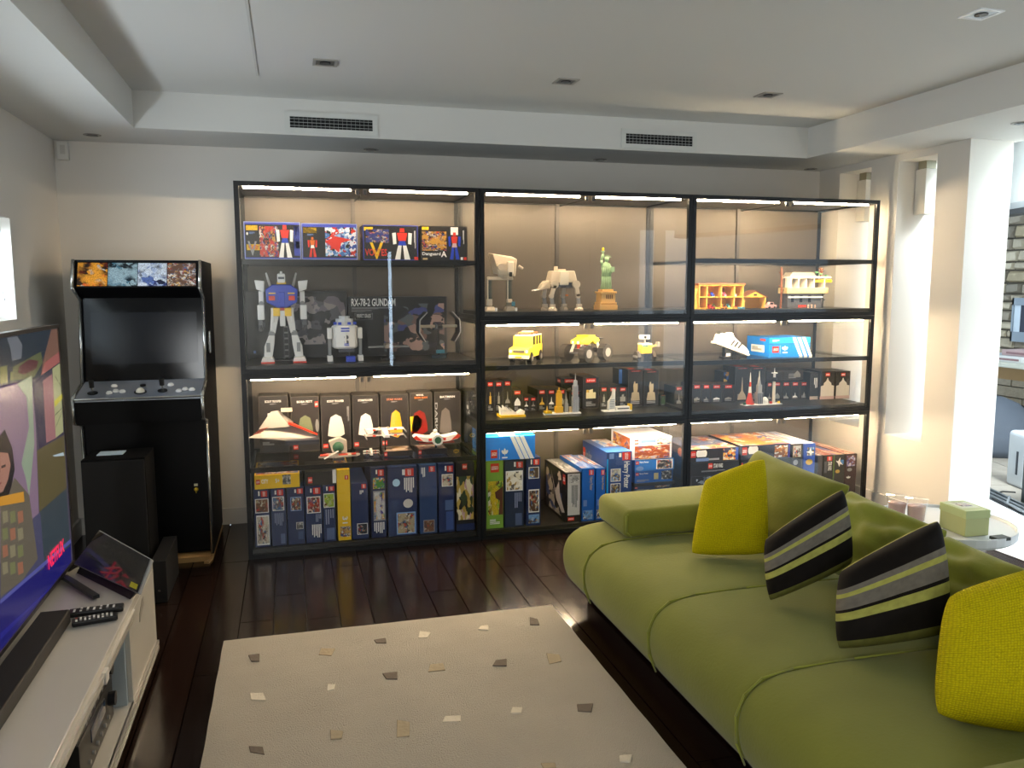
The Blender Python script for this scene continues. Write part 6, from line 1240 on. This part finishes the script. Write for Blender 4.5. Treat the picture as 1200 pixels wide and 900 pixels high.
# grey throw behind the sofa back
q = at(1185, 655, 0, 2.68); 
pillow_obj('grey_throw', mat('#4c4f58', .9, bump=.5, bscale=40), None, (2.55, -2.6, .475), (2.44, -2.22, .50), (2.60, -2.20, .50), (2.62, -3.0, .50), (2.44, -3.0, .50), th=.03, n=10, wr=.01, seed=9)
tag(bpy.data.objects['grey_throw'], 'bunched dark grey throw lying along the top of the sofa backrest', 'blanket')
# ------------------------------------------------------------------ side table with tray, box, glasses
CX, CY, TZ = 2.70, -1.86, .50
t = thing('side_table', 'round white side table with raised rim standing behind the sofa', 'side table', (2.79, -1.82, 0), local=True)
MB().lathe([(.255, TZ-.03), (.265, TZ-.02), (.265, TZ+.012), (.258, TZ+.012), (.254, TZ), (.001, TZ)], (0, 0, 0), 40).build('table_top', mat('#e4e8ea', .3, var=.02), t, smooth=False)
MB().cyl((0, 0, .02), (0, 0, TZ-.03), .022, 14).build('pedestal', mat('#d0d4d6', .3, .2), t); MB().lathe([(.19, 0), (.19, .01), (.03, .022)], (0, 0, 0), 28).build('foot_plate', mat('#d8dcde', .3), t)
bz = TZ+.002
bp = at(1144, 629, 2, bz); t = thing('tissue_box', 'pale yellow green cardboard box with printed lid on the white side table', 'box', (bp.x+.012, bp.y+.075, bz), rot=math.radians(-4), local=True)
GB = mat('#b9bf86', .5, var=.05)
B(-.052, .052, -.07, .07, 0, .07).build('box_body', GB, t, bevel=.002); B(-.054, .054, -.072, .072, .07, .102).build('box_lid', mat('#bdcb90', .5), t, bevel=.002)
pl = place(QUAD, 'lid_print', mat('#d8e0c8', .5), t, (-.04, -.035, .1025), (.08, 0, 0), (0, .085, 0)); place(QUAD, 'lid_picture', pal('crowd', 41, 3), pl, (.2, .25, .0006), (.6, 0, 0), (0, .5, 0)); place(textmesh('TISSUES'), 'lettering', mat('#4c4438', .5), pl, (.15, .8, .0008), (.6, 0, 0), (0, .14, 0))
CG = glass((.95, .95, .97), 1.0, 'tumbler_glass', 1.5); 
for k, (px, py, lab) in enumerate(((1052, 607, 'clear glass tumbler with pinkish drink, left one on the side table'), (1075, 611, 'clear glass tumbler with pinkish drink, right one on the side table'))):
    gp = at(px, py, 2, TZ+.012); t = thing('tumbler', lab, 'glass', (gp.x+.02, gp.y+.03, bz), 'tumblers on the side table', local=True)
    MB().lathe([(.034, 0), (.041, .092), (.043, .095)], (0, 0, 0), 24).build('glass_wall', CG, t, smooth=True)
    MB().lathe([(.031, .008), (.0345, .065), (.0345, .066)], (0, 0, 0), 20).build('drink', mat('#d9b6aa', .2, spec=.5), t, smooth=True)
solo(B(2.80, 2.86, -2.08, -2.04, bz, bz+.012), 'small_remote', mat('#3c4440', .5), 'tiny dark object beside the pale yellow green box on the side table', 'remote control', (2.83, -2.06, bz))
# ------------------------------------------------------------------ patio beyond the sliding door
PAV = mat('#a39c90', .8, var=.12, bump=.3); 
gnd = bpy.data.objects.new('ground_patio', bpy.data.meshes.new('ground_patio')); mbg = MB(); slab(mbg, -5.6, 3.2, .13, 4.6, -.06, -.014); me = mbg.build('floor_patio', mat('#77726a', .9), None); me['kind'] = 'structure'; bpy.data.objects.remove(gnd)
for i in range(6):
    for j in range(9):
        t0 = -3.2+j*.5; o0 = .14+i*.5; slab(MB(), t0, t0+.492, o0, o0+.492, -.014, .006).build('paver', PAV, me)
# stone wall
SW = 7.35; sw_ = B(SW, SW+.3, -1.2, 5.0, -.02, 3.2).build('wall_stone', mat('#5c584e', .9, bump=.5), None); sw_['kind'] = 'structure'
SM = [mat(c, .85, 0, .18, 20, .8, 35) for c in ('#b4ab96', '#9c9484', '#c8bfa8', '#8c8678', '#a89c80')]
random.seed(11); cnt = 0
z = .72
while z < 2.15:
    h = random.uniform(.07, .14); y = .9-random.uniform(0, .1)
    while y < 3.0:
        L = random.uniform(.12, .26); dp = random.uniform(.015, .05); g = .007; j = lambda: random.uniform(-.012, .012)
        if cnt < 298:
            MB().hexa([(SW-.005, y+g, z+g), (SW-.005, y+L-g, z+g), (SW+.01, y+L-g, z+g), (SW+.01, y+g, z+g), (SW-.005, y+g, z+h-g), (SW-.005, y+L-g, z+h-g), (SW+.01, y+L-g, z+h-g), (SW+.01, y+g, z+h-g)])
            a = [(y+g, z+g), (y+L-g, z+g), (y+L-g, z+h-g), (y+g, z+h-g)]; cxx = SW-dp; k = .014
            f = [(y+g+k+j(), z+g+k+j()), (y+L-g-k+j(), z+g+k+j()), (y+L-g-k+j(), z+h-g-k+j()), (y+g+k+j(), z+h-g-k+j())]
            mb = MB(); mb.v = [(SW+.002, *q) for q in a]+[(cxx+random.uniform(-.008, .008), *q) for q in f]; mb.f = [(0, 1, 5, 4), (1, 2, 6, 5), (2, 3, 7, 6), (3, 0, 4, 7), (4, 5, 6, 7)]
            mb.build('stone', random.choice(SM), sw_); cnt += 1
        y += L
    z += h
st_ = MB(); z = 0
while z < 3.1:
    h = .11; y = -1.2
    while y < 5.0:
        L = random.uniform(.14, .28)
        if not (.70 < z < 2.12 and .75 < y < 3.0): st_.box(SW-random.uniform(.015, .04), SW+.002, y+.006, y+L-.006, z+.006, z+h-.006)
        y += L
    z += h
o = st_.build('rough_stones', SM[0], sw_); o['kind'] = 'stuff'
# mirror / panel on the wall
q0_, q1_ = at(1188.5, 349, 0, SW-.06), at(1187, 400, 0, SW-.06)
t = thing('wall_panel', 'grey steel framed panel with a bright window on the stone wall', 'panel', (SW-.07, q0_.y, q1_.z))
ya, yb, za, zb_ = q0_.y-.6, q0_.y, q1_.z, q0_.z
fm = MB(); f = .09; fm.box(SW-.08, SW-.04, ya, yb, za, za+f*1.1).box(SW-.08, SW-.04, ya, yb, zb_-f*.8, zb_).box(SW-.08, SW-.04, yb-.02, yb, za, zb_).box(SW-.08, SW-.04, ya, ya+f, za, zb_); fm.build('panel_frame', mat('#8c98a2', .3, .5), t)
B(SW-.07, SW-.05, ya+f, yb-.02, za+f, zb_-f*.8).build('panel_glass', mat('#cfe0ee', .1), t); B(SW-.074, SW-.069, ya+f, yb-.1, za+f, zb_-f*.8).build('dark_inset', mat('#20283c', .2), t)
# table with boxes
tx = 6.40; t = thing('outdoor_table', 'pale topped outdoor table in front of the stone wall', 'table', (tx+.3, 1.2, 0))
B(tx, tx+.65, .2, 2.4, .735, .775).build('table_top', mat('#c8ccc0', .5), t, bevel=.004)
for x, y in ((tx+.05, .3), (tx+.6, .3), (tx+.05, 2.3), (tx+.6, 2.3)): B(x-.03, x+.03, y-.03, y+.03, 0, .735).build('leg', mat('#8a6c48', .7), t)
B(tx+.6, tx+.62, .35, 2.25, .55, .66).build('rail', mat('#c0a070', .7), t)
for k, (px, py, L, h, lab, c, zz) in enumerate(((1166, 424, .3, .05, 'white flat game box on the outdoor table, nearest the table edge', '#d8dcdc', .777), (1150, 422, .22, .05, 'pale game box at the left end of the outdoor table', '#b8c4cc', .777), (1178, 414, .4, .05, 'thin red and white game box stacked on the outdoor table', '#b8a0a0', .830))):
    q = at(px, py, 0, tx+.1+.05*k); bx = B(tx+.08+.04*k, tx+.45, q.y-L, q.y, zz, zz+h)
    o = thing('game_box', lab, 'box', (tx+.2, q.y-L/2, zz), 'game boxes on the outdoor table'); bx.build('box_body', mat(c, .5), o, bevel=.002)
    B(tx+.077+.04*k, tx+.0795+.04*k, q.y-L+.03, q.y-.05, zz+.015, zz+h-.018).build('side_print', mat('#8c6c70', .5), o)
t = thing('cushioned_bench', 'low wooden bench with a dark grey cushion under the outdoor table', 'bench', (6.75, 1.5, 0))
B(6.72, 7.02, .75, 2.2, .21, .25).build('bench_seat', mat('#b08c58', .7), t)
for x in (6.76, 6.98):
    for y in (.8, 2.1): B(x-.025, x+.025, y-.025, y+.025, 0, .21).build('leg', mat('#9c7c50', .7), t)
pillow_obj('seat_pad', mat('#34383e', .9), t, tuple(t.location), (6.72, 2.2, .29), (7.02, 2.2, .29), (7.02, .75, .29), (6.72, .75, .29), th=.045, n=10, wr=.008, seed=3)
q = at(1155, 531, 2, 0); t = thing('beanbag', 'slumped dark blue grey beanbag on the patio behind the bright pillar', 'beanbag', (q.x+.1, q.y+.05, 0), local=True)
MB().lathe([(.36, .0), (.42, .08), (.40, .2), (.32, .34), (.2, .44), (.08, .49), (.02, .5)], n=20, sy=.9).build('beanbag_cover', mat('#5b6470', .85, bump=.4, bscale=8), t, smooth=True); MB().cyl((0, 0, .49), (0, 0, .52), .03, 10, .015).build('top_seam', mat('#4c545e', .8), t)
q = at(1181, 570, 2, 0); t = thing('air_purifier', 'white upright appliance with a dark slot standing on the patio floor', 'appliance', (q.x+.08, q.y-.06, 0), rot=math.radians(-18), local=True)
B(-.07, .07, -.12, .12, 0, .41).build('appliance_body', mat('#c8d0d6', .3), t, bevel=.03, seg=3); B(-.074, -.069, -.03, -.01, .1, .27).build('dark_slot', mat('#303840', .5), t)
q = at(1191, 592, 2, 0); t = thing('computer_tower', 'black computer tower with a small red and white sticker at the right edge', 'computer', (q.x+.16, q.y-.08, 0), rot=math.radians(-18), local=True)
B(-.11, .12, -.2, .1, 0, .40).build('tower_case', mat('#26302f', .4), t, bevel=.006)
place(QUAD, 'sticker', RED, t, (-.111, .0, .345), (0, -.09, 0), (0, 0, .03)); place(QUAD, 'sticker', WHITE, t, (-.111, .0, .31), (0, -.09, 0), (0, 0, .03))
pts = [at(x, y, 2, .01) for x, y in ((1190, 577), (1175, 576), (1164, 579), (1163, 584), (1172, 589), (1182, 594), (1190, 596))]
solo(MB().tube([tuple(p) for p in pts], .006, 6), 'cable', BLACK, 'thick black cable looping over the patio floor near the computer tower', 'cable', tuple(pts[0]))
pts = [at(x, y, 2, .02) for x, y in ((1183, 582), (1180, 590), (1188, 594), (1195, 598), (1200, 600))]
solo(MB().tube([tuple(p) for p in pts], .009, 6), 'cable', mat('#70767a', .6), 'grey cable bundle lying by the sliding door track', 'cable', tuple(pts[0]))
